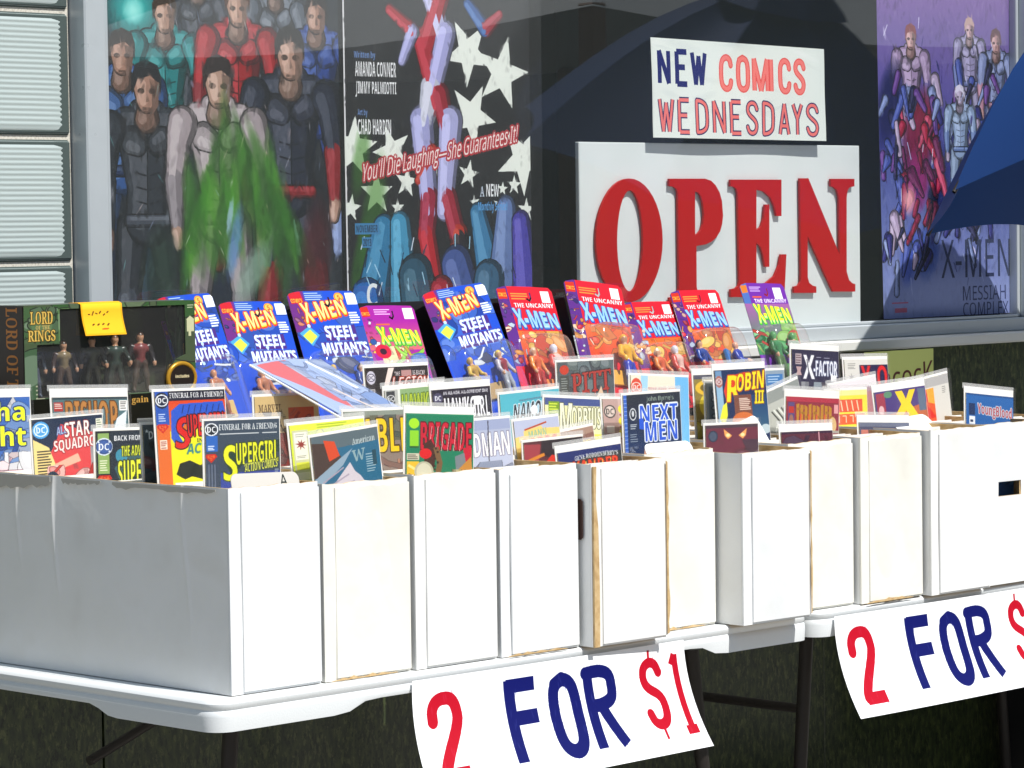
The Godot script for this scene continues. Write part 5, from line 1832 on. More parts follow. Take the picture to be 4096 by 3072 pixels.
func build_boxes() -> void:
	# forward shift, turn, height, lift of the flap, soil tone
	var spec := [
		[0.0, 0.0, 0.312, 0, "leftmost white comic box, its long grey side towards the street corner"],
		[0.004, 0.4, 0.306, 1, "white comic box second from the left, torn at its lower left corner"],
		[0.012, -0.3, 0.309, 2, "white comic box third from the left, below the green comic"],
		[0.018, 0.5, 0.306, 0, "white comic box fourth from the left, above the first price sign"],
		[0.048, 1.0, 0.304, 2, "white comic box pushed forward, handle slot in its brown-edged side"],
		[-0.004, -0.4, 0.308, 1, "white comic box below the navy comic with blue title"],
		[0.058, 0.6, 0.300, 0, "white comic box standing farthest forward over the table edge, ragged bottom"],
		[0.006, 0.2, 0.304, 1, "white comic box under the navy-and-yellow comic"],
		[0.022, -0.2, 0.306, 1, "white comic box under the maroon comic with golden title"],
		[0.042, 0.5, 0.309, 2, "white comic box with loose top edge, under the purple comic"],
		[0.030, -0.6, 0.310, 0, "white comic box with oval hand hole in its front, at the right edge"],
		[0.0, 0.3, 0.306, 1, "white comic box beyond the right frame edge, only its back rim in view"]]
	for k in spec.size():
		var q: Array = spec[k]
		var w := 0.1785
		var d := 0.69
		var h: float = q[2]
		var b := thing("comic_box", q[4], "cardboard box", Vector3(k * P + 0.0905, T + 0.0012, q[0]), "comic boxes along the tables")
		b.rotation_degrees.y = -q[1]
		var outer: Material = [M.card_cool, M.card_cream, M.card_white][q[3]]
		var th := 0.004
		wall("front_panel", b, wall_mesh(w, h, th, 0.003, k * 1.7, k == 10, 0.0015), outer, Vector3(0, 0, 0), 0.0)
		wall("back_panel", b, wall_mesh(w, h, th, 0.002, k * 2.1 + 1.0), outer, Vector3(0, 0, -d), PI)
		var bl := 0.006 if k == 0 else 0.002
		wall("side_panel", b, wall_mesh(d - 0.009, h, th, bl, k * 1.3 + 0.4, false, 0.001, [[0.24, 0.45], [0.385, 0.3], [0.856, 0.2]] if k == 0 else []), M.card_white, Vector3(-w / 2 + 0.0002, 0, -d / 2), -PI / 2)
		wall("side_panel", b, wall_mesh(d - 0.009, h, th, 0.002, k * 1.1 + 0.9, false, 0.001), M.card_white, Vector3(w / 2 - 0.0002, 0, -d / 2), PI / 2)
		part("bottom", bevel(Vector3(-w / 2 + 0.005, 0.0, -d + 0.005), Vector3(w / 2 - 0.005, 0.004, -0.005), 0.001), M.kraft, b)
		# outer flap folded round from the left side, standing a little proud
		var fw := w - 0.024
		if k != 10:
			var fl := wall("flap", b, wall_mesh(fw, h - 0.012, 0.003, 0.004, k * 0.9 + 2.0, false, 0.002), outer, Vector3(0.011, 0.004, 0.0036), 0.0, outer)
			fl.rotation_degrees = Vector3(0.0, -0.4 + 0.3 * sin(k * 3.0), 0.15 * sin(k * 5.0))
		if k == 0:
			# lining paper peeled away along the rim of the long side
			var rr := RandomNumberGenerator.new()
			rr.seed = 77
			for pz in [[-0.688, -0.43, 0.03], [-0.40, -0.30, 0.012], [-0.27, -0.02, 0.014]]:
				var pq := PackedVector2Array([Vector2(pz[0], h - 0.0015), Vector2(pz[0], h - pz[2] * 0.4)])
				var nn := 22
				for j in range(1, nn):
					pq.append(Vector2(lerpf(pz[0], pz[1], j / float(nn)), h - pz[2] * (0.55 + 0.45 * rr.randf()) * (1.0 - 0.3 * j / nn)))
				pq.append(Vector2(pz[1], h - pz[2] * 0.3))
				pq.append(Vector2(pz[1], h - 0.0015))
				part("peeled_paper", prism(pq, 0.0008), std(Color("b9b5ac"), 0.9, 0.2), b, Vector3(-w / 2 - 0.0075, 0, 0), Basis(Vector3.UP, -PI / 2))
		if k in [1, 3, 5, 8]:
			# worn lower edge with the brown core showing
			var rr := RandomNumberGenerator.new()
			rr.seed = 90 + k
			var pq := PackedVector2Array([Vector2(-0.07, 0.0005), Vector2(0.07, 0.0005)])
			for j in 14:
				pq.append(Vector2(lerpf(0.07, -0.07, (j + 0.5) / 14.0), 0.0015 + 0.0055 * rr.randf() * sin(PI * (j + 0.5) / 14.0)))
			part("worn_edge", prism(pq, 0.0012), M.kraft, b, Vector3(-0.01, 0, 0.0046))
		if k in [4, 6]:
			# frayed right edge of the forward boxes
			var rr := RandomNumberGenerator.new()
			rr.seed = 120 + k
			var wd := 0.007 if k == 4 else 0.004
			var pq := PackedVector2Array([Vector2(0, 0.006), Vector2(0, h - 0.004)])
			for j in 16:
				pq.append(Vector2(wd * (0.35 + 0.65 * rr.randf()), lerpf(h - 0.006, 0.008, j / 15.0)))
			part("frayed_edge", prism(pq, 0.0012), M.kraft, b, Vector3(w / 2 - 0.0055, 0, 0.0072))
		if k == 4:
			# the front wall splays out: kraft edge and hand slot of the side
			var kr := part("torn_edge", prism(PackedVector2Array([Vector2(0, 0), Vector2(0.012, 0), Vector2(0.013, 0.1), Vector2(0.011, 0.2), Vector2(0.006, 0.245), Vector2(0.008, 0.3), Vector2(0.001, 0.3)]), 0.004), M.kraft, b, Vector3(-w / 2 + 0.0, 0.0, 0.001))
			part("hand_slot", prism(PackedVector2Array([Vector2(-0.011, -0.03), Vector2(-0.006, -0.034), Vector2(0.006, -0.034), Vector2(0.011, -0.03), Vector2(0.011, 0.03), Vector2(0.006, 0.034), Vector2(-0.006, 0.034), Vector2(-0.011, 0.03)]), 0.001), std(Color("3a1f16"), 0.8), b, Vector3(-w / 2 - 0.003, 0.212, -0.028), Basis(Vector3.UP, -PI / 2))
		# comics packed inside, too thin and many to tell apart
		var st := new_st()
		var z := -0.02 if k != 10 else -0.09
		var r2 := RandomNumberGenerator.new()
		r2.seed = 500 + k
		var skip := []
		for c in COMICS:
			if c[1] > k * P - 0.12 and c[1] < k * P + 0.17:
				skip.append(c[3] - q[0])
		while z > -d + 0.02:
			var free := true
			for s in skip:
				if absf(s - z) < 0.012:
					free = false
			if free:
				var top := h - 0.012 + r2.randf_range(-0.012, 0.008)
				var off := r2.randf_range(-0.003, 0.003)
				box_into(st, Vector3(-0.081 + off, 0.0045, z - 0.0012), Vector3(0.081 + off, top, z + 0.0012))
			z -= r2.randf_range(0.0034, 0.0062)
		var pk := part("packed_comics", st.commit(), M.paper_edges, self, b.position)
		pk.rotation = b.rotation
		pk.set_meta("kind", "stuff")
		tag(pk, "tops of bagged comics packed in " + ["the first box from the left", "the second box from the left", "the third box from the left", "the fourth box from the left", "the pushed-forward box with the hand slot", "the box of the navy comic with blue title", "the box standing farthest forward", "the box of the navy-and-yellow comic", "the box of the maroon comic", "the box of the purple comic", "the box with the oval hand hole", "the box beyond the right frame edge"][k], "comics")

func build_comics() -> void:
	var atlas := Image.create(2048, 1600, false, Image.FORMAT_RGB8)
	atlas.fill(K("f0f0ee"))
	for i in COMICS.size():
		cell(atlas, (i % 10) * 204, (i / 10) * 316, 202, 314, 100, 0.72)
		cover(COMICS[i][0])
	var mat := std(Color(1, 1, 1), 0.4, 0.3)
	mat.albedo_texture = tex_of(atlas)
	M.covers = mat
	# how far the board's white top stands above the print
	var rims := {"alpha": 0.014, "bish": 0.015, "squad": 0.002, "legion": 0.006, "hawkw": 0.008, "hawkg": 0.012, "robin": 0.012, "xfac": 0.011, "gilt": 0.014, "xyel": 0.014, "young": 0.013, "low1": 0.014, "low3": 0.014, "xand": 0.012, "brig": 0.012, "gold": 0.012, "xo": 0.006, "morb": 0.005, "yell": 0.004, "girl2": 0.004, "girl6": 0.003}
	for i in COMICS.size():
		var q: Array = COMICS[i]
		var w: float = q[4]
		var h := w * 1.55
		var rim: float = rims.get(q[0], 0.004)
		var o := thing("comic_book", q[6], "comic book", Vector3(q[1], T + q[2], q[3]), "comics standing up in the boxes")
		o.rotation_degrees = Vector3(-4.0 + 2.0 * sin(i * 2.4), 1.6 * sin(i * 1.7), q[5])
		# the node sits at the comic's base: move everything so that its top left stays put
		var down := o.transform.basis * Vector3(0, -h, 0)
		o.position += down
		part("board", bevel(Vector3(0, 0, -0.0026), Vector3(w, h, -0.0012), 0.0004), M.board, o)
		var m := 0.0035
		var uv := Rect2(((i % 10) * 204 + 1.0) / 2048.0, ((i / 10) * 316 + 1.0) / 1600.0, 200.0 / 2048.0, 312.0 / 1600.0)
		var st := new_st()
		box_into(st, Vector3(m, 0.002, -0.0012), Vector3(w - m, h - rim, 0.001), uv)
		part("cover", st.commit(), mat, o)
		# clear bag with a taped flap
		var g := []
		for r in 9:
			var row := []
			for c in 9:
				var u := c / 8.0
				var v := r / 8.0
				row.append(Vector3(lerpf(-0.003, w + 0.003, u), lerpf(h + 0.006, 0.0, v), 0.0022 + 0.0014 * (0.5 + 0.5 * sin(u * 9.0 + i + v * 7.0)) + 0.0009 * sin(u * 4.0 - v * 11.0 + i * 2.0)))
			g.append(row)
		part("bag", sheet(g, 0.0002), M.bag, o)
		var gs := new_st()
		box_into(gs, Vector3(-0.003, h - 0.004, -0.0032), Vector3(w + 0.003, h + 0.0065, -0.0028))
		part("bag_flap", gs.commit(), M.bag_edge, o)
	# large bagged print lying askew across the second and third boxes
	var img := Image.create(256, 256, false, Image.FORMAT_RGB8)
	img.fill(K("9fb0d4"))
	cell(img, 0, 0, 256, 256, 100)
	pp([[4, 3], [46, 2], [40, 20], [44, 60], [36, 84], [24, 70], [4, 20]], K("c9656a"))
	art(36, 0, 64, 100, ["8fa4d0", "a9b8dc", "c4cee6", "6f88b8", "8298c4"], 40, 210)
	stroke([[72, 4], [84, 30], [88, 50]], 5, K("eef2f8"))
	stroke([[50, 50], [62, 74], [76, 92]], 4, K("d8c8c0"))
	for k in 6:
		stroke([[46 + k * 7, 8 + k * 4], [52 + k * 6, 40 + k * 8]], 0.8, K("5f78a8"))
	var a := Vector3(0.406, T + 0.475, -0.42)
	var bb := Vector3(0.60, T + 0.478, -0.46)
	var c2 := Vector3(0.66, T + 0.385, -0.30)
	var d2 := Vector3(0.49, T + 0.38, -0.27)
	var g2 := []
	for r in 7:
		var row := []
		for c in 7:
			var u := c / 6.0
			var v := r / 6.0
			var pnt := a.lerp(bb, u).lerp(d2.lerp(c2, u), v)
			row.append(pnt + Vector3(0, 0.004 * sin(u * 4.0 + v * 2.0), 0))
		g2.append(row)
	var pr2 := thing("bagged_print", "large blue and red print in a clear bag lying askew on the boxes", "print", Vector3.ZERO)
	part("sheet", sheet(g2, 0.0015), printed(img, 0.4), pr2)
	var g3 := []
	for row in g2:
		var rr := []
		for v in row:
			rr.append(v + Vector3(0, 0.003, 0.002))
		g3.append(rr)
	part("bag", sheet(g3, 0.0002), M.bag, pr2)
	part("board_edge", tube([a + Vector3(-0.002, -0.001, 0.0), d2 + Vector3(-0.002, -0.001, 0)], 0.002, 6), M.board, pr2)

# ---------------------------------------------------------------- toys
# vertex colours are linear
func KL(h: String) -> Color:
	return Color(h).srgb_to_linear()

func toy_bones(h: float, c: Dictionary, arm := 0.0, stance := 0.03) -> Array:
	var b := []
	var V := func(x: float, y: float, z: float) -> Vector3: return Vector3(x, y, z) * h
	var skin: Color = KL(c.get("skin", "c89878"))
	b.append([V.call(0, 0.915, 0.0), V.call(0, 0.935, 0.005), 0.058 * h, 0.062 * h, KL(c.get("head", c.get("skin", "c89878")))])
	b.append([V.call(0, 0.972, 0.0), V.call(0, 0.935, -0.034), 0.058 * h, 0.062 * h, KL(c.get("hair", "4a3424"))])
	b.append([V.call(0, 0.86, 0), V.call(0, 0.82, 0), 0.04 * h, 0.05 * h, skin])
	b.append([V.call(-0.06, 0.74, 0), V.call(0.06, 0.74, 0), 0.085 * h, 0.085 * h, KL(c.torso)])
	b.append([V.call(0, 0.74, 0.0), V.call(0, 0.54, 0), 0.1 * h, 0.075 * h, KL(c.torso)])
	b.append([V.call(-0.05, 0.5, 0), V.call(0.05, 0.5, 0), 0.07 * h, 0.07 * h, KL(c.get("belt", c.leg))])
	for s in [-1.0, 1.0]:
		var ex := 0.2 + 0.05 * arm
		b.append([V.call(0.155 * s, 0.775, 0), V.call(ex * s, 0.63, 0.02), 0.056 * h, 0.045 * h, KL(c.get("arm", c.torso))])
		b.append([V.call(ex * s, 0.63, 0.02), V.call((ex + 0.02) * s, 0.5 + 0.12 * arm, 0.07 + 0.05 * arm), 0.044 * h, 0.036 * h, KL(c.get("fore", c.get("arm", c.torso)))])
		b.append([V.call((ex + 0.02) * s, 0.49 + 0.12 * arm, 0.075 + 0.05 * arm), V.call((ex + 0.02) * s, 0.45 + 0.12 * arm, 0.085 + 0.05 * arm), 0.036 * h, 0.03 * h, KL(c.get("glove", c.get("skin", "c89878")))])
		b.append([V.call(0.06 * s, 0.48, 0), V.call((0.07 + stance) * s, 0.27, 0.015), 0.07 * h, 0.054 * h, KL(c.leg)])
		b.append([V.call((0.07 + stance) * s, 0.27, 0.015), V.call((0.08 + stance * 1.5) * s, 0.05, 0), 0.054 * h, 0.04 * h, KL(c.get("boot", c.leg))])
		b.append([V.call((0.08 + stance * 1.5) * s, 0.03, 0.0), V.call((0.09 + stance * 1.5) * s, 0.025, 0.07), 0.035 * h, 0.03 * h, KL(c.get("boot", c.leg))])
	if c.has("cape"):
		b.append([V.call(-0.09, 0.76, -0.07), V.call(-0.13, 0.2, -0.1), 0.06 * h, 0.06 * h, KL(c.cape)])
		b.append([V.call(0.09, 0.76, -0.07), V.call(0.13, 0.2, -0.1), 0.06 * h, 0.06 * h, KL(c.cape)])
		b.append([V.call(0, 0.76, -0.08), V.call(0, 0.2, -0.11), 0.07 * h, 0.08 * h, KL(c.cape)])
	return b

func seated_bones(h: float) -> Array:
	var V := func(x: float, y: float, z: float) -> Vector3: return Vector3(x, y, z) * h
	var suit := KL("203a9c")
	var skin := KL("d09c80")
	var b := [
		[V.call(0, 0.93, 0.02), V.call(0, 0.97, 0.015), 0.075, 0.078, skin],
		[V.call(0, 0.84, 0), V.call(0, 0.8, 0), 0.05, 0.06, skin],
		[V.call(-0.09, 0.72, 0), V.call(0.09, 0.72, 0), 0.1, 0.1, suit],
		[V.call(0, 0.72, 0.0), V.call(0, 0.48, 0.02), 0.13, 0.12, suit],
		[V.call(0, 0.72, 0.085), V.call(0, 0.56, 0.1), 0.035, 0.03, KL("a8c4e8")]]
	for s in [-1.0, 1.0]:
		b.append([V.call(0.17 * s, 0.74, 0), V.call(0.21 * s, 0.54, 0.06), 0.07, 0.055, suit])
		b.append([V.call(0.21 * s, 0.54, 0.06), V.call(0.16 * s, 0.46, 0.24), 0.055, 0.045, suit])
		b.append([V.call(0.16 * s, 0.455, 0.27), V.call(0.15 * s, 0.44, 0.32), 0.042, 0.034, skin])
		b.append([V.call(0.09 * s, 0.4, 0.04), V.call(0.11 * s, 0.38, 0.3), 0.085, 0.07, KL("5a5468")])
		b.append([V.call(0.11 * s, 0.38, 0.3), V.call(0.11 * s, 0.08, 0.34), 0.066, 0.05, KL("5a5468")])
	for q in b:
		q[2] *= h
		q[3] *= h
	return b

func xlogo(x: float, y: float, w: float, h: float, c: Color, oc: Color, rise: float) -> void:
	txt("X-MEN", 0, x, y, w, h, c, oc, 1.8, rise, -0.12, 0.72)
	for k in 3:
		var cc := c.lightened(0.25 * k)
		txt("X-MEN", 0, x, y - k * 0.5, w, h - k * 0.9, cc if k > 0 else c, null, 0.0, rise, -0.12, 0.72)

func card_print(kind: String, sd: int) -> void:
	match kind:
		"blue":
			pr(0, 0, 100, 400, K("1f4cc4"))
			art(0, 10, 100, 120, ["1f4cc4", "1c44b0", "2f60d4", "2a56c8"], 26, sd)
			pr(0, 0, 24, 70, K("6a2a7c"))
			art(2, 30, 20, 36, ["8a3a6c", "4a2a80", "c86a4a", "2a2a6a"], 10, sd + 3)
			pp([[2, 3], [20, 1], [22, 20], [4, 22]], K("c8202c")); txt("COMICS", 0, 4, 13, 16, 7, K("f0c03a"))
			pr(24, 2, 28, 16, K("2a56b8")); tinylines(25, 4, 25, 4, K("c0d4f0"), 3.4, 1.4)
			pe(74, 12, 7, 8, K("e8922c")); pe(74, 12, 5, 6, K("f4c05a")); txt("5", 0, 72, 8, 4, 8, K("b05a1c"))
			pr(84, 5, 15, 20, K("f6f6f6"))
			xlogo(18, 22, 62, 34, K("f2c21c"), K("d8401c"), 14)
			tinylines(82, 38, 15, 5, K("e8eef8"), 4.2, 2.2)
			pp([[4, 72], [20, 60], [32, 76], [18, 94]], K("4aa0d0")); pp([[8, 76], [20, 66], [28, 78], [17, 90]], K("d8e24a"))
			pr(40, 60, 46, 26, K("4a2a7c")); txt("STEEL", 0, 41, 61, 43, 19, K("f2f6fc"), K("7aa0e0"), 0.7)
			for k in 4:
				pp([[44 + k * 11, 78], [48 + k * 11, 78], [46 + k * 11, 86 + (k % 2) * 5]], K("e6eefa"))
			pr(30, 88, 68, 24, K("4a2a7c")); txt("MUTANTS", 0, 31, 90, 66, 17, K("f2f6fc"), K("7aa0e0"), 0.7)
			for k in 6:
				pp([[34 + k * 11, 105], [38 + k * 11, 105], [36 + k * 11, 113 + (k % 2) * 5]], K("e6eefa"))
			for k in 6:
				pe(20 + (k * 37) % 78, 60 + (k * 23) % 60, 2.4, 3, K("b8d4f4"))
			art(40, 114, 60, 36, ["dfe6f2", "2a52c4", "3a3f60", "1f44b4"], 18, sd + 9)
		"purple":
			pr(0, 0, 100, 400, K("a01e98"))
			grad(0, 30, 100, 60, K("a01e98"), K("d06a6a"))
			pp([[2, 4], [16, 3], [18, 22], [4, 24]], K("c8281e")); txt("COMICS", 0, 3, 14, 14, 6, K("f0c03a"))
			art(0, 26, 24, 70, ["2a5ab0", "e8e0f0", "e8b83a", "c83a3a"], 20, sd)
			tinylines(26, 8, 30, 3, K("e6b8e6"), 4.5, 2.0)
			pr(78, 6, 18, 22, K("f4f2f4"))
			pr(24, 37, 24, 3, K("d86a3a"))
			xlogo(26, 44, 70, 36, K("8ed61e"), K("3aa03a"), 0)
			txt("X-MEN", 0, 26, 42, 70, 32, K("e6f22a"), null, 0.0, 0, -0.12, 0.72)
			art(20, 82, 78, 66, ["e0b83a", "8ac83a", "c8483a", "f0d8a0", "3a6ac0"], 30, sd + 5)
			pe(24, 92, 14, 14, K("c8203c")); pe(24, 92, 6, 6, K("3a1c2c"))
		"red":
			pr(0, 0, 100, 400, K("d41c2c"))
			pr(0, 0, 20, 150, K("5a2a80"))
			pp([[2, 6], [18, 5], [18, 24], [2, 25]], K("c8301c")); txt("COMICS", 0, 3, 13, 14, 7, K("f2b83a"))
			art(1, 28, 18, 34, ["3a2a70", "d8a090", "f0c060", "b83a3a", "5a2a80"], 12, sd)
			tinylines(24, 13, 30, 3, K("f08a3a"), 4.6, 2.6)
			pr(78, 9, 15, 21, K("f6f4f4"))
			txt("THE UNCANNY", 0, 26, 32, 70, 8, K("f6eeee"))
			xlogo(24, 43, 74, 36, K("5a96d8"), K("2a4a98"), 0)
			txt("X-MEN", 0, 24, 41, 74, 33, K("8fc0ea"), null, 0.0, 0, -0.12, 0.72)
			grad(20, 84, 80, 66, K("dd6a2c"), K("d8401c"))
			art(0, 64, 30, 86, ["d41c2c", "f0c8a8", "b8c8e0", "e8903a", "a01c2c"], 22, sd + 5)
			art(30, 84, 70, 64, ["e8903a", "f0b84a", "d8401c", "c86a2c"], 24, sd + 6)
		"violet":
			pr(0, 0, 100, 400, K("6c2c9c"))
			pr(0, 0, 16, 60, K("4a6ab0")); pp([[1, 6], [15, 5], [15, 20], [2, 22]], K("d8782c"))
			tinylines(20, 8, 26, 3, K("c8a8e0"), 4, 1.8)
			pr(72, 10, 18, 24, K("f6f4f6"))
			txt("THE UNCANNY", 0, 24, 34, 72, 8, K("e8e0f0"))
			pr(22, 28, 20, 3, K("d8582c"))
			grad(0, 44, 100, 106, K("9a5a9a"), K("3a8a4c"))
			xlogo(22, 46, 74, 40, K("8ee02a"), K("2f9a44"), 0)
			txt("X-MEN", 0, 22, 43, 74, 36, K("e8f62a"), null, 0.0, 0, -0.12, 0.72)
			art(0, 88, 100, 62, ["2f8a4a", "4aa85a", "c83a2c", "8ac05a", "1f6a3a"], 30, sd + 4)

func blister_mesh(w: float, h: float, d: float) -> ArrayMesh:
	var st := new_st()
	st.set_smooth_group(0)
	var rings := []
	for q in [[0.004, 0.0], [0.0, 0.001], [-0.003, d * 0.5], [-0.006, d * 0.86], [-0.011, d * 0.97], [-0.018, d]]:
		var ring := []
		for k in 32:
			var a := TAU * k / 32.0
			var e := 0.35
			var x: float = signf(cos(a)) * pow(absf(cos(a)), e) * (w / 2 + q[0])
			var y: float = signf(sin(a)) * pow(absf(sin(a)), e) * (h / 2 + q[0])
			ring.append(Vector3(x, y, q[1]))
		rings.append(ring)
	for i in rings.size() - 1:
		for k in 32:
			var j := (k + 1) % 32
			for v in [rings[i][k], rings[i + 1][k], rings[i + 1][j], rings[i][k], rings[i + 1][j], rings[i][j]]:
				st.add_vertex(v)
	var e2: int = rings.size() - 1
	for k in 32:
		for v in [Vector3(0, 0, d), rings[e2][(k + 1) % 32], rings[e2][k]]:
			st.add_vertex(v)
	st.index()
	st.generate_normals()
	return st.commit()

func build_cards() -> void:
	var lean := 22.0
	# left, top, width, tilt, print, bubble [x, y, w, h, depth as shares of the card], figures, label
	var gold := {"torso": "b08a3a", "leg": "8a6a2c", "hair": "d0a83a", "head": "c8a060", "arm": "c8a848"}
	var cop := {"torso": "a86a4a", "leg": "9c5c3c", "hair": "b87a50", "head": "c88a60", "arm": "b8744c"}
	var blu := {"torso": "2a50a0", "leg": "2a4080", "hair": "70306c", "head": "8a4a80", "arm": "3a62b4"}
	var red := {"torso": "8a2430", "leg": "9aa0a8", "hair": "d8b84a", "head": "c89878", "arm": "b0a8b0"}
	var sil := {"torso": "d8b0a4", "leg": "b83028", "hair": "c8ccd8", "head": "d0d4e0", "arm": "c04034"}
	var yel := {"torso": "d8a020", "leg": "1f34a8", "hair": "d8a020", "head": "b08060", "arm": "d8a020", "glove": "d8b03a", "fore": "d8a020"}
	var nav := {"torso": "24408c", "leg": "c03a2c", "hair": "3a3038", "arm": "24408c"}
	var ora := {"torso": "c8582c", "leg": "a8342c", "hair": "e0c0a0", "arm": "d8803c"}
	var grn := {"torso": "3a7a48", "leg": "4a6a3c", "hair": "4a8a50", "head": "5a9a5c", "arm": "2f6a3c"}
	var rows := [
		[0.568, 0.579, 0.138, 3.5, "blue", [0.55, 0.3, 0.8, 0.54, 0.03], [[0.5, 0.09, cop, 0.0]], "blue carded toy pack half behind the boxed figure set"],
		[0.718, 0.566, 0.161, -0.9, "blue", [0.5, 0.3, 0.86, 0.54, 0.034], [[0.3, 0.095, cop, 0.3], [0.68, 0.09, blu, 0.1]], "blue carded toy pack second from the boxed figure set, copper figure inside"],
		[0.886, 0.582, 0.173, -0.5, "blue", [0.5, 0.3, 0.86, 0.54, 0.034], [[0.3, 0.09, gold, 0.2], [0.7, 0.09, nav, 0.0]], "blue carded toy pack standing above the tilted blue print"],
		[1.069, 0.549, 0.145, -1.2, "purple", [0.62, 0.3, 0.6, 0.54, 0.034], [[0.72, 0.1, blu, 0.1]], "magenta carded toy pack with lime lettering"],
		[1.236, 0.572, 0.182, 6.5, "blue", [0.5, 0.29, 0.9, 0.54, 0.034], [[0.26, 0.09, gold, 0.6], [0.72, 0.095, red, 0.2]], "blue carded toy pack tilted up to the right, gold and red figures inside"],
		[1.442, 0.575, 0.158, -2.7, "red", [0.56, 0.32, 0.8, 0.6, 0.034], [[0.66, 0.115, sil, 0.2], [0.28, 0.1, ora, 0.0]], "red carded toy pack beside the tilted blue one, silver-headed figure inside"],
		[1.640, 0.575, 0.167, -6.6, "red", [0.55, 0.34, 0.84, 0.6, 0.05], [[0.74, 0.125, yel, 0.5]], "red carded toy pack with stocky yellow and blue figure"],
		[1.814, 0.538, 0.158, -0.1, "red", [0.5, 0.32, 0.8, 0.56, 0.034], [[0.3, 0.1, ora, 0.2], [0.66, 0.11, sil, 0.0]], "red carded toy pack set lower than its neighbours"],
		[1.965, 0.559, 0.156, 0.1, "red", [0.52, 0.34, 0.94, 0.6, 0.045], [[0.16, 0.105, nav, 0.2], [0.84, -0.085, {}, 0.0]], "red carded toy pack with seated figure in blue jacket"],
		[2.192, 0.567, 0.147, -1.7, "violet", [0.5, 0.34, 0.86, 0.56, 0.045], [[0.3, 0.115, grn, 0.3], [0.72, 0.11, grn, 0.0]], "violet carded toy pack with lime lettering and green figures"]]
	var atlas := Image.create(1300, 784, false, Image.FORMAT_RGB8)
	for i in rows.size():
		cell(atlas, (i % 5) * 260, (i / 5) * 392, 258, 390, 100, 0.62)
		card_print(rows[i][4], 600 + i * 13)
	var mat := std(Color(1, 1, 1), 0.3, 0.5)
	mat.albedo_texture = tex_of(atlas)
	for i in rows.size():
		var q: Array = rows[i]
		var w: float = q[2]
		var h: float = (q[1] - 0.3125) / cos(deg_to_rad(lean)) - 0.002
		var o := thing("blister_pack", q[7], "toy pack", Vector3(q[0], T + q[1], -0.88), "carded toys on the stands")
		o.rotation_degrees = Vector3(-lean, 0, q[3])
		o.position += o.transform.basis * Vector3(0, -h, 0)
		if q[3] < 0.0:
			o.position.y += w * sin(deg_to_rad(-q[3])) * 0.9
		# card with stepped top and hang slot
		var out := PackedVector2Array([Vector2(0, 0), Vector2(w, 0), Vector2(w, h * 0.965), Vector2(w * 0.95, h * 0.995), Vector2(w * 0.62, h), Vector2(w * 0.16, h), Vector2(w * 0.04, h * 0.985), Vector2(0, h * 0.965)])
		var slot := PackedVector2Array()
		for v in [[0.50, 0.90], [0.56, 0.88], [0.60, 0.905], [0.60, 0.955], [0.575, 0.955], [0.575, 0.915], [0.555, 0.9], [0.52, 0.915]]:
			slot.append(Vector2(v[0] * w, v[1] * h))
		var uv := Rect2(((i % 5) * 260 + 1.0) / 1300.0, ((i / 5) * 392 + 1.0) / 784.0, 256.0 / 1300.0, 388.0 / 784.0)
		part("card", prism(out, 0.0012, 0.0, [slot], uv), mat, o)
		var b: Array = q[5]
		part("blister", blister_mesh(b[2] * w, b[3] * h, b[4]), M.blister, o, Vector3(b[0] * w, b[1] * h, 0.0015))
		for f in q[6]:
			if f[1] < 0.0:
				var fm := figure_mesh(seated_bones(0.085), 0.0022)
				part("figure", fm, M.figure, o, Vector3(f[0] * w, 0.045, 0.02), Basis(Vector3.UP, 0.5))
				part("toy_chair", chair_mesh(), std(Color("1f6fb8"), 0.35), o, Vector3(f[0] * w, 0.045, 0.02), Basis(Vector3.UP, 0.5))
				part("toy_chair_base", bevel(Vector3(-0.026, 0.0, -0.01), Vector3(0.026, 0.022, 0.03), 0.007), std(Color("c8862c"), 0.35), o, Vector3(f[0] * w, 0.04, 0.02), Basis(Vector3.UP, 0.5))
			else:
				var fm := figure_mesh(toy_bones(f[1], f[2], f[3]), f[1] / 46.0)
				part("figure", fm, M.figure, o, Vector3(f[0] * w, maxf(0.01, b[1] * h - f[1] * 0.5), 0.016), Basis(Vector3.UP, 0.25))
		# backing picture inside the bubble
		part("insert", bevel(Vector3(-0.2 * w, -0.1 * h, 0.0), Vector3(0.2 * w, 0.02 * h, 0.006), 0.002), std(Color(["c8a868", "b8a078", "9a8a70", "d8b04a", "a88a5a", "d8803c", "e0a02c", "c86a3c", "e0a83c", "4a8a4c"][i]), 0.5), o, Vector3(b[0] * w, b[1] * h - 0.06 * h, 0.0018))

func chair_mesh() -> ArrayMesh:
	var st := new_st()
	bevel_into(st, Vector3(-0.021, 0.026, -0.024), Vector3(0.021, 0.078, -0.0135), 0.006)
	bevel_into(st, Vector3(-0.026, 0.023, -0.02), Vector3(0.026, 0.03, 0.016), 0.003)
	bevel_into(st, Vector3(-0.03, 0.034, -0.014), Vector3(-0.0235, 0.042, 0.016), 0.003)
	bevel_into(st, Vector3(0.0235, 0.034, -0.014), Vector3(0.03, 0.042, 0.016), 0.003)
	return st.commit()

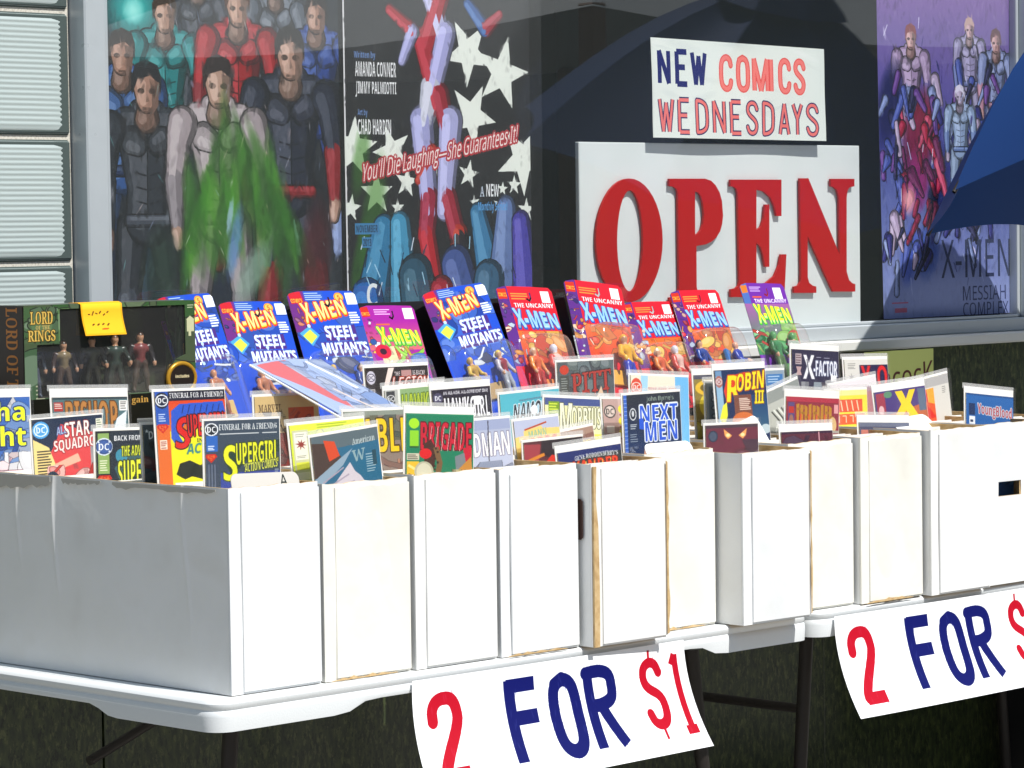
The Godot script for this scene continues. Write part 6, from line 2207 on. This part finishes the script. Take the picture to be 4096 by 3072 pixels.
func build_toy_box() -> void:
	var w := 0.377
	var h := 0.264
	var d := 0.085
	var img := Image.create(1024, 720, false, Image.FORMAT_RGB8)
	img.fill(K("3a5a34"))
	cell(img, 0, 0, 1024, 720, 100, 0.71)
	art(0, 0, 100, 99, ["35552f", "456a3c", "2c4a2a", "587a48", "4a5c3c"], 70, 701)
	pr(0, 1.4, 19.4, 23.4, K("45603e"))
	art(0, 1.4, 19.4, 23.4, ["4a6844", "3f5a3a", "58704c"], 20, 703)
	pe(10, 13, 6, 7, K("5a7450"))
	txt("LORD", 1, 3.6, 4.4, 12.6, 8.0, K("d9b45a"), K("4a3a1c"), 0.35)
	txt("OF THE", 1, 6.6, 13.4, 8.0, 2.4, K("c8a860"))
	txt("RINGS", 1, 2.2, 16.4, 15.4, 7.0, K("d9b45a"), K("4a3a1c"), 0.35)
	pr(0, 61, 100, 40, K("16160f"))
	txt("gain", 1, 61, 62.6, 10, 5.6, K("c89a4a"))
	tinylines(6, 52, 6, 4, K("a8a890"), 2.6, 0.9)
	pr(95, 13, 4.4, 8, K("c8c8a0")); pp([[94.6, 13], [97, 10.4], [99.8, 13]], K("c8c8a0")); pr(96, 21, 1.6, 3, K("c8c8a0"))
	tinylines(95.4, 3, 4, 2, K("b8c0a0"), 1.6, 0.6)
	var side := Image.create(256, 720, false, Image.FORMAT_RGB8)
	side.fill(K("2a1c14"))
	cell(side, 0, 0, 256, 720, 25)
	pr(17, 0, 8, 70, K("1c1c26"))
	art(17, 10, 8, 50, ["8a90a0", "2a3460", "1f3a24", "b8b4b8"], 16, 707)
	var o := thing("boxed_figure_set", "green window box of cloaked figures with gold lettering", "toy box", Vector3(0.206, T + 0.3125, -0.78))
	var front := printed(img, 0.4)
	var u := w / 100.0
	var win := PackedVector2Array()
	for v in [[20.2, 3], [94, 3], [94, 36], [88, 39], [84, 46], [83, 60], [7, 60], [7, 25.6], [20.2, 25.6]]:
		win.append(Vector2(v[0] * u, h - v[1] * u * 0.71))
	part("front_frame", prism(PackedVector2Array([Vector2(0, 0), Vector2(w, 0), Vector2(w, h), Vector2(0, h)]), 0.0015, 0.0, [win], Rect2(0, 0, 1, 1)), front, o, Vector3(0, 0, -0.0015))
	var black := std(Color("1a1e18"), 0.5)
	part("window", bevel(Vector3(0.004, 0.004, -0.003), Vector3(w - 0.004, h - 0.003, -0.0024), 0.0001), clear(0.012, 0.05), o)
	part("box_top", bevel(Vector3(0, h - 0.0015, -d), Vector3(w, h, -0.0035), 0.0004), std(Color("5a6058"), 0.3), o)
	part("box_bottom", bevel(Vector3(0.0016, 0, -d + 0.002), Vector3(w - 0.0016, 0.0015, -0.0035), 0.0004), black, o)
	var sd := part("side_panel", bevel(Vector3(0, 0, -d), Vector3(0.0015, h - 0.0016, -0.0035), 0.0004), std(Color("33201a"), 0.4), o)
	var vt := TextMesh.new()
	vt.font = fonts[1]
	vt.text = "LORD OF THE RINGS"
	vt.font_size = 40
	vt.pixel_size = 0.0011
	vt.depth = 0.0004
	part("side_lettering", vt, std(Color("c87a28"), 0.4), sd, Vector3(-0.0001, h * 0.48, -0.036), Basis(Vector3.UP, -PI / 2) * Basis(Vector3(0, 0, 1), -PI / 2) * Basis.from_scale(Vector3(0.58, 1.0, 1.0)))
	part("side_panel", bevel(Vector3(w - 0.0015, 0, -d), Vector3(w, h - 0.0016, -0.0035), 0.0004), front.duplicate(), o)
	# backing scene printed in dark greens
	var bk := Image.create(512, 360, false, Image.FORMAT_RGB8)
	bk.fill(K("22281e"))
	cell(bk, 0, 0, 512, 360, 100)
	var r := RandomNumberGenerator.new()
	r.seed = 705
	for k in 60:
		dab(r.randf() * 100, r.randf() * 70, r.randf_range(3, 12), r.randf_range(5, 22), r.randf_range(-0.5, 0.5), Color(K(["1c2018", "34401f", "2a2a24", "4a5c34", "3a3630", "55604a"][k % 6]), 0.6), 0.9)
	var st := new_st()
	box_into(st, Vector3(0.002, 0.002, -d + 0.0005), Vector3(w - 0.002, h - 0.002, -d + 0.003))
	part("backing", st.commit(), printed(bk, 0.7), o)
	# five figures in dark cloaks
	var defs := [
		[0.11, 0.096, {"torso": "3a4654", "leg": "4a5260", "hair": "2a211a", "cape": "1c242a", "arm": "222c34"}, 0.0],
		[0.29, 0.094, {"torso": "7a6a4a", "leg": "4a3a2c", "hair": "3a281c", "cape": "3a2a22", "arm": "3c2c26"}, 0.1],
		[0.455, 0.100, {"torso": "3a4034", "leg": "2c2c26", "hair": "5a4630", "cape": "20251f", "arm": "24281f"}, 0.3],
		[0.59, 0.101, {"torso": "2f4238", "leg": "26302a", "hair": "6a4a34", "cape": "1c2420", "arm": "22302a"}, 0.5],
		[0.74, 0.104, {"torso": "7c3c3c", "leg": "4a3c34", "hair": "4a3424", "cape": "24201e", "arm": "2a2624"}, 0.1]]
	for f in defs:
		part("figure", figure_mesh(toy_bones(f[1], f[2], f[3]), f[1] / 52.0), M.figure, o, Vector3(f[0] * w, 0.1025, -0.035), Basis(Vector3.UP, -0.35))
	part("figure_plinth", bevel(Vector3(0.006, 0.004, -d + 0.004), Vector3(w - 0.006, 0.102, -0.006), 0.002), std(Color("24241c"), 0.7), o)
	# gold ring emblem at the corner of the window
	var ring := []
	for k in 25:
		var a := TAU * k / 24.0
		ring.append(Vector3(cos(a) * 0.031, sin(a) * 0.027, 0))
	var em := part("ring_emblem", tube(ring, 0.0042, 8), std(Color("c8962c"), 0.25, 0.5, 0.4), o, Vector3(w * 0.91, h - 37 * u, 0.001))
	var disc := PackedVector2Array()
	for k in 24:
		disc.append(Vector2(cos(TAU * k / 24.0) * 0.030, sin(TAU * k / 24.0) * 0.026))
	part("emblem_face", prism(disc, 0.002), std(Color("1c130c"), 0.4), em)
	var tm := TextMesh.new()
	tm.font = fonts[0]
	tm.text = "includes"
	tm.font_size = 20
	tm.pixel_size = 0.0004
	tm.depth = 0.0003
	part("emblem_lettering", tm, std(Color("e8d8a8"), 0.5), em, Vector3(0, 0.004, 0.0022))
	# yellow price slip folded over the top edge
	var g := []
	for k in 9:
		var row := []
		for c in 5:
			var uu := c / 4.0
			var x := lerpf(0.118, 0.208, uu)
			var y := 0.0
			var z := 0.0
			if k < 3:
				y = 0.0012 + 0.001 * uu; z = -0.03 + k * 0.013
			else:
				y = -0.011 * (k - 3) - 0.001; z = 0.004 + 0.0018 * sin(k * 0.9) + 0.006 * (k - 3) / 5.0
				x += 0.001 * (k - 3)
			row.append(Vector3(x, h + y, z))
		g.append(row)
	var ti := Image.create(128, 128, false, Image.FORMAT_RGB8)
	ti.fill(K("f2b01c"))
	cell(ti, 0, 0, 128, 128, 100)
	pr(4, 36, 92, 60, K("f6c42a"))
	for k in 6:
		stroke([[16 + k * 9, 58 + 3 * sin(k * 2.0)], [21 + k * 9, 55 + 3 * cos(k * 3.0)]], 2.6, K("6a3c14"))
	for k in 4:
		stroke([[22 + k * 12, 80 + 3 * sin(k * 3.0)], [28 + k * 12, 77]], 2.8, K("6a3c14"))
	stroke([[44, 88], [60, 87]], 3, K("d85a1c"))
	var tg := part("price_slip", sheet(g, 0.0005), printed(ti, 0.7), self, o.position)
	tag(tg, "yellow paper slip folded over the top of the figure box", "price tag")

func lettered_card(called: String, label: String, category: String, at: Vector3, turn: Vector3, w: float, h: float, col: Color, s: String, tc: Color, tx := 0.0, ty := 0.0, ts := 0.001, round_top := true) -> Node3D:
	var o := thing(called, label, category, at)
	o.rotation_degrees = turn
	var q := PackedVector2Array([Vector2(-w / 2, 0), Vector2(w / 2, 0)])
	if round_top:
		for k in 7:
			var a := PI / 2 * k / 6.0
			q.append(Vector2(w / 2 - 0.012 + 0.012 * cos(a), h - 0.012 + 0.012 * sin(a)))
		for k in 7:
			var a := PI / 2 + PI / 2 * k / 6.0
			q.append(Vector2(-w / 2 + 0.012 + 0.012 * cos(a), h - 0.012 + 0.012 * sin(a)))
	else:
		q.append(Vector2(w / 2, h)); q.append(Vector2(-w / 2, h))
	part("card", prism(q, 0.0012), std(col, 0.6), o)
	if s != "":
		var tm := TextMesh.new()
		tm.font = fonts[3]
		tm.text = s
		tm.font_size = 32
		tm.pixel_size = ts
		tm.depth = 0.0004
		part("lettering", tm, std(tc, 0.6), o, Vector3(tx, ty, 0.0014))
	return o

func build_small_things() -> void:
	# hand-lettered price signs taped to the table edge, bending forward
	var sm := printed(sign_price(), 0.55)
	for q in [[0.346, 0.984, 0.300, 0.966, "white price sign in red and blue capitals on the left table's edge"], [1.394, 2.03, 1.352, 2.01, "white price sign in red and blue capitals cut off by the right frame edge"]]:
		var g := []
		for r in 11:
			var row := []
			for c in 17:
				var u := c / 16.0
				var v := r / 10.0
				var x := lerpf(lerpf(q[0], q[1], u), lerpf(q[2], q[3], u), v)
				var y := -0.012 - 0.172 * v
				var z := 0.029 + 0.028 * v + 0.06 * v * v + 0.006 * sin(u * 3.0 + v)
				row.append(Vector3(x, T + y, z))
			g.append(row)
		var s := part("price_sign", sheet(g, 0.0006), sm, self)
		tag(s, q[4], "sign", "price signs on the table edges")
	# white index cards between the comics
	lettered_card("index_card", "white index card marked A at the front of the first box", "index card", Vector3(0.1, T + 0.276, -0.022), Vector3(-14, 0, -2), 0.135, 0.055, K("d2cfc8"), "A", K("1c2a24"), 0.036, 0.041, 0.0008)
	var cc := lettered_card("index_card", "white index card with green C beside the green comic", "index card", Vector3(0.30, T + 0.27, -0.045), Vector3(-8, 0, 3), 0.13, 0.095, K("eeeeea"), "C", K("2a8a4a"), 0.04, 0.068, 0.0010)
	lettered_card("index_card", "white index card lying at the foot of the navy blue-titled comic", "index card", Vector3(1.03, T + 0.278, -0.022), Vector3(-30, 0, 0), 0.12, 0.05, K("f0f0ec"), "", Color.WHITE)
	lettered_card("index_card", "white index card lying at the foot of the navy-and-yellow comic", "index card", Vector3(1.36, T + 0.27, -0.12), Vector3(-25, 0, 14), 0.11, 0.075, K("f2f2f0"), "", Color.WHITE)
	lettered_card("index_card", "white index card lying before the purple yellow-lettered comic", "index card", Vector3(1.80, T + 0.285, -0.07), Vector3(-50, 0, 4), 0.12, 0.06, K("f0efea"), "", Color.WHITE)
	# yellow-green hand-lettered card leaning at the wall
	var note := thing("lettered_note", "yellow-green hand-lettered card by the wall, half in the umbrella's shadow", "sign", Vector3(2.82, T + 0.02, -0.93))
	part("card", bevel(Vector3(-0.13, 0, 0), Vector3(0.13, 0.38, 0.002), 0.0006), std(Color("c9cf74"), 0.6), note)
	var tm := TextMesh.new()
	tm.font = fonts[3]
	tm.text = "acocK"
	tm.font_size = 40
	tm.pixel_size = 0.0019
	tm.depth = 0.0005
	part("lettering", tm, std(Color("5a2418"), 0.6), note, Vector3(0.03, 0.318, 0.0022), Basis(Vector3(0, 0, 1), 0.06))

func umbrella(called: String, label: String, c: Vector3, n: Vector3, R: float, hgt: float, phase: float, cloth: Material, pole_top: float) -> void:
	var u := thing(called, label, "umbrella", Vector3(c.x, 0, c.z))
	var e1 := n.cross(Vector3(0, 0, 1)).normalized()
	var e2 := n.cross(e1)
	var org := Vector3(c.x, 0, c.z)
	var apex := c + n * hgt - org
	var rim := []
	for i in 8:
		var a := phase + i * PI / 4
		rim.append(c + (e1 * cos(a) + e2 * sin(a)) * R - org)
	for i in 8:
		var a: Vector3 = rim[i]
		var b: Vector3 = rim[(i + 1) % 8]
		var mid := (a + b) / 2
		var g := []
		for r in 9:
			var row := []
			var t := r / 8.0
			for k in 7:
				var s := k / 6.0
				var bow := 4.0 * s * (1 - s)
				var p := apex.lerp(a.lerp(b, s), maxf(t, 0.02))
				p += n * (0.075 * sin(t * PI) * (1.0 - 0.3 * bow) - 0.012 * bow * t)
				p -= (mid - apex).normalized() * 0.035 * bow * t * t
				row.append(p)
			g.append(row)
		part("canopy_panel", sheet(g, 0.0012), cloth, u)
		part("rib", tube([apex - n * 0.03, apex.lerp(a, 0.5) + n * 0.064, a - n * 0.004], 0.005, 6), M.steel, u)
	# vent cap over the crown
	for i in 8:
		var a: Vector3 = apex.lerp(rim[i], 0.3) + n * 0.085
		var b: Vector3 = apex.lerp(rim[(i + 1) % 8], 0.3) + n * 0.085
		var g := []
		for r in 4:
			var row := []
			for k in 4:
				var s := k / 3.0
				var t := r / 3.0
				row.append((apex + n * 0.05).lerp(a.lerp(b, s), maxf(t, 0.03)) + n * 0.02 * sin(t * PI))
			g.append(row)
		part("vent_panel", sheet(g, 0.0012), cloth, u)
	var joint := c - n * 0.12 - org
	part("pole", tube([Vector3(joint.x, 0.0, joint.z), joint, apex + n * 0.1], 0.017, 12), M.steel, u)
	part("finial", tube([apex + n * 0.1, apex + n * 0.13, apex + n * 0.17], 0.022, 10), M.black_plastic, u)
	part("base_weight", bevel(Vector3(joint.x - 0.22, 0.001, joint.z - 0.22), Vector3(joint.x + 0.22, 0.07, joint.z + 0.22), 0.02), M.black_plastic, u)

func build_umbrellas() -> void:
	umbrella("market_umbrella", "dark blue tilted umbrella cut off by the right frame edge", Vector3(3.257, T + 0.851, -0.43), Vector3(-0.021, 0.953, -0.301).normalized(), 0.638, 0.497, 1.983, M.navy_cloth, 2.0)

func build_street_things() -> void:
	# white market canopy on wooden posts, mirrored at the top of the window
	var m := thing("market_canopy", "grey-white market canopy on wooden posts, mirrored high in the window", "canopy", Vector3(10.0, 0, 6.6))
	var apex := Vector3(0, 3.5, 0)
	var cn := [Vector3(-2.2, 2.48, -2.2), Vector3(2.2, 2.48, -2.2), Vector3(2.2, 2.48, 2.2), Vector3(-2.2, 2.48, 2.2)]
	var cloth := std(Color("bfc0be"), 0.9, 0.2)
	for i in 4:
		var a: Vector3 = cn[i]
		var b: Vector3 = cn[(i + 1) % 4]
		var g := []
		for r in 9:
			var row := []
			for k in 9:
				var t := maxf(r / 8.0, 0.01)
				var s := k / 8.0
				row.append(apex.lerp(a.lerp(b, s), t) - Vector3(0, 0.12 * sin(s * PI) * t, 0))
			g.append(row)
		part("canopy_panel", sheet(g, 0.003), cloth, m)
		part("post", bevel(Vector3(a.x * 0.97 - 0.05, 0, a.z * 0.97 - 0.05), Vector3(a.x * 0.97 + 0.05, 2.5, a.z * 0.97 + 0.05), 0.008), M.wood, m)
	# black lidded bin added to cover the sunlit wall past the second table
	var bn := thing("added_bin", "black lidded bin added to cover the sunlit wall at the lower right edge", "bin", Vector3(3.62, 0, -0.8))
	var bs := new_st()
	for q in [[0.0, 0.26, 0.2, 0.1, 0.3, 0.23]]:
		var lo := [Vector3(-q[1], 0.005, -q[2]), Vector3(q[1], 0.005, -q[2]), Vector3(q[1], 0.005, q[2]), Vector3(-q[1], 0.005, q[2])]
		var hi := [Vector3(-q[4], 0.56, -q[5]), Vector3(q[4], 0.56, -q[5]), Vector3(q[4], 0.56, q[5]), Vector3(-q[4], 0.56, q[5])]
		for i in 4:
			var j := (i + 1) % 4
			quad(bs, hi[j], hi[i], lo[i], lo[j])
		quad(bs, lo[0], lo[1], lo[2], lo[3])
	part("body", bs.commit(), M.black_plastic, bn)
	part("lid", bevel(Vector3(-0.32, 0.561, -0.25), Vector3(0.32, 0.6, 0.25), 0.012), M.black_plastic, bn)
	part("handle", bevel(Vector3(-0.06, 0.46, 0.225), Vector3(0.06, 0.5, 0.25), 0.008), M.black_plastic, bn)
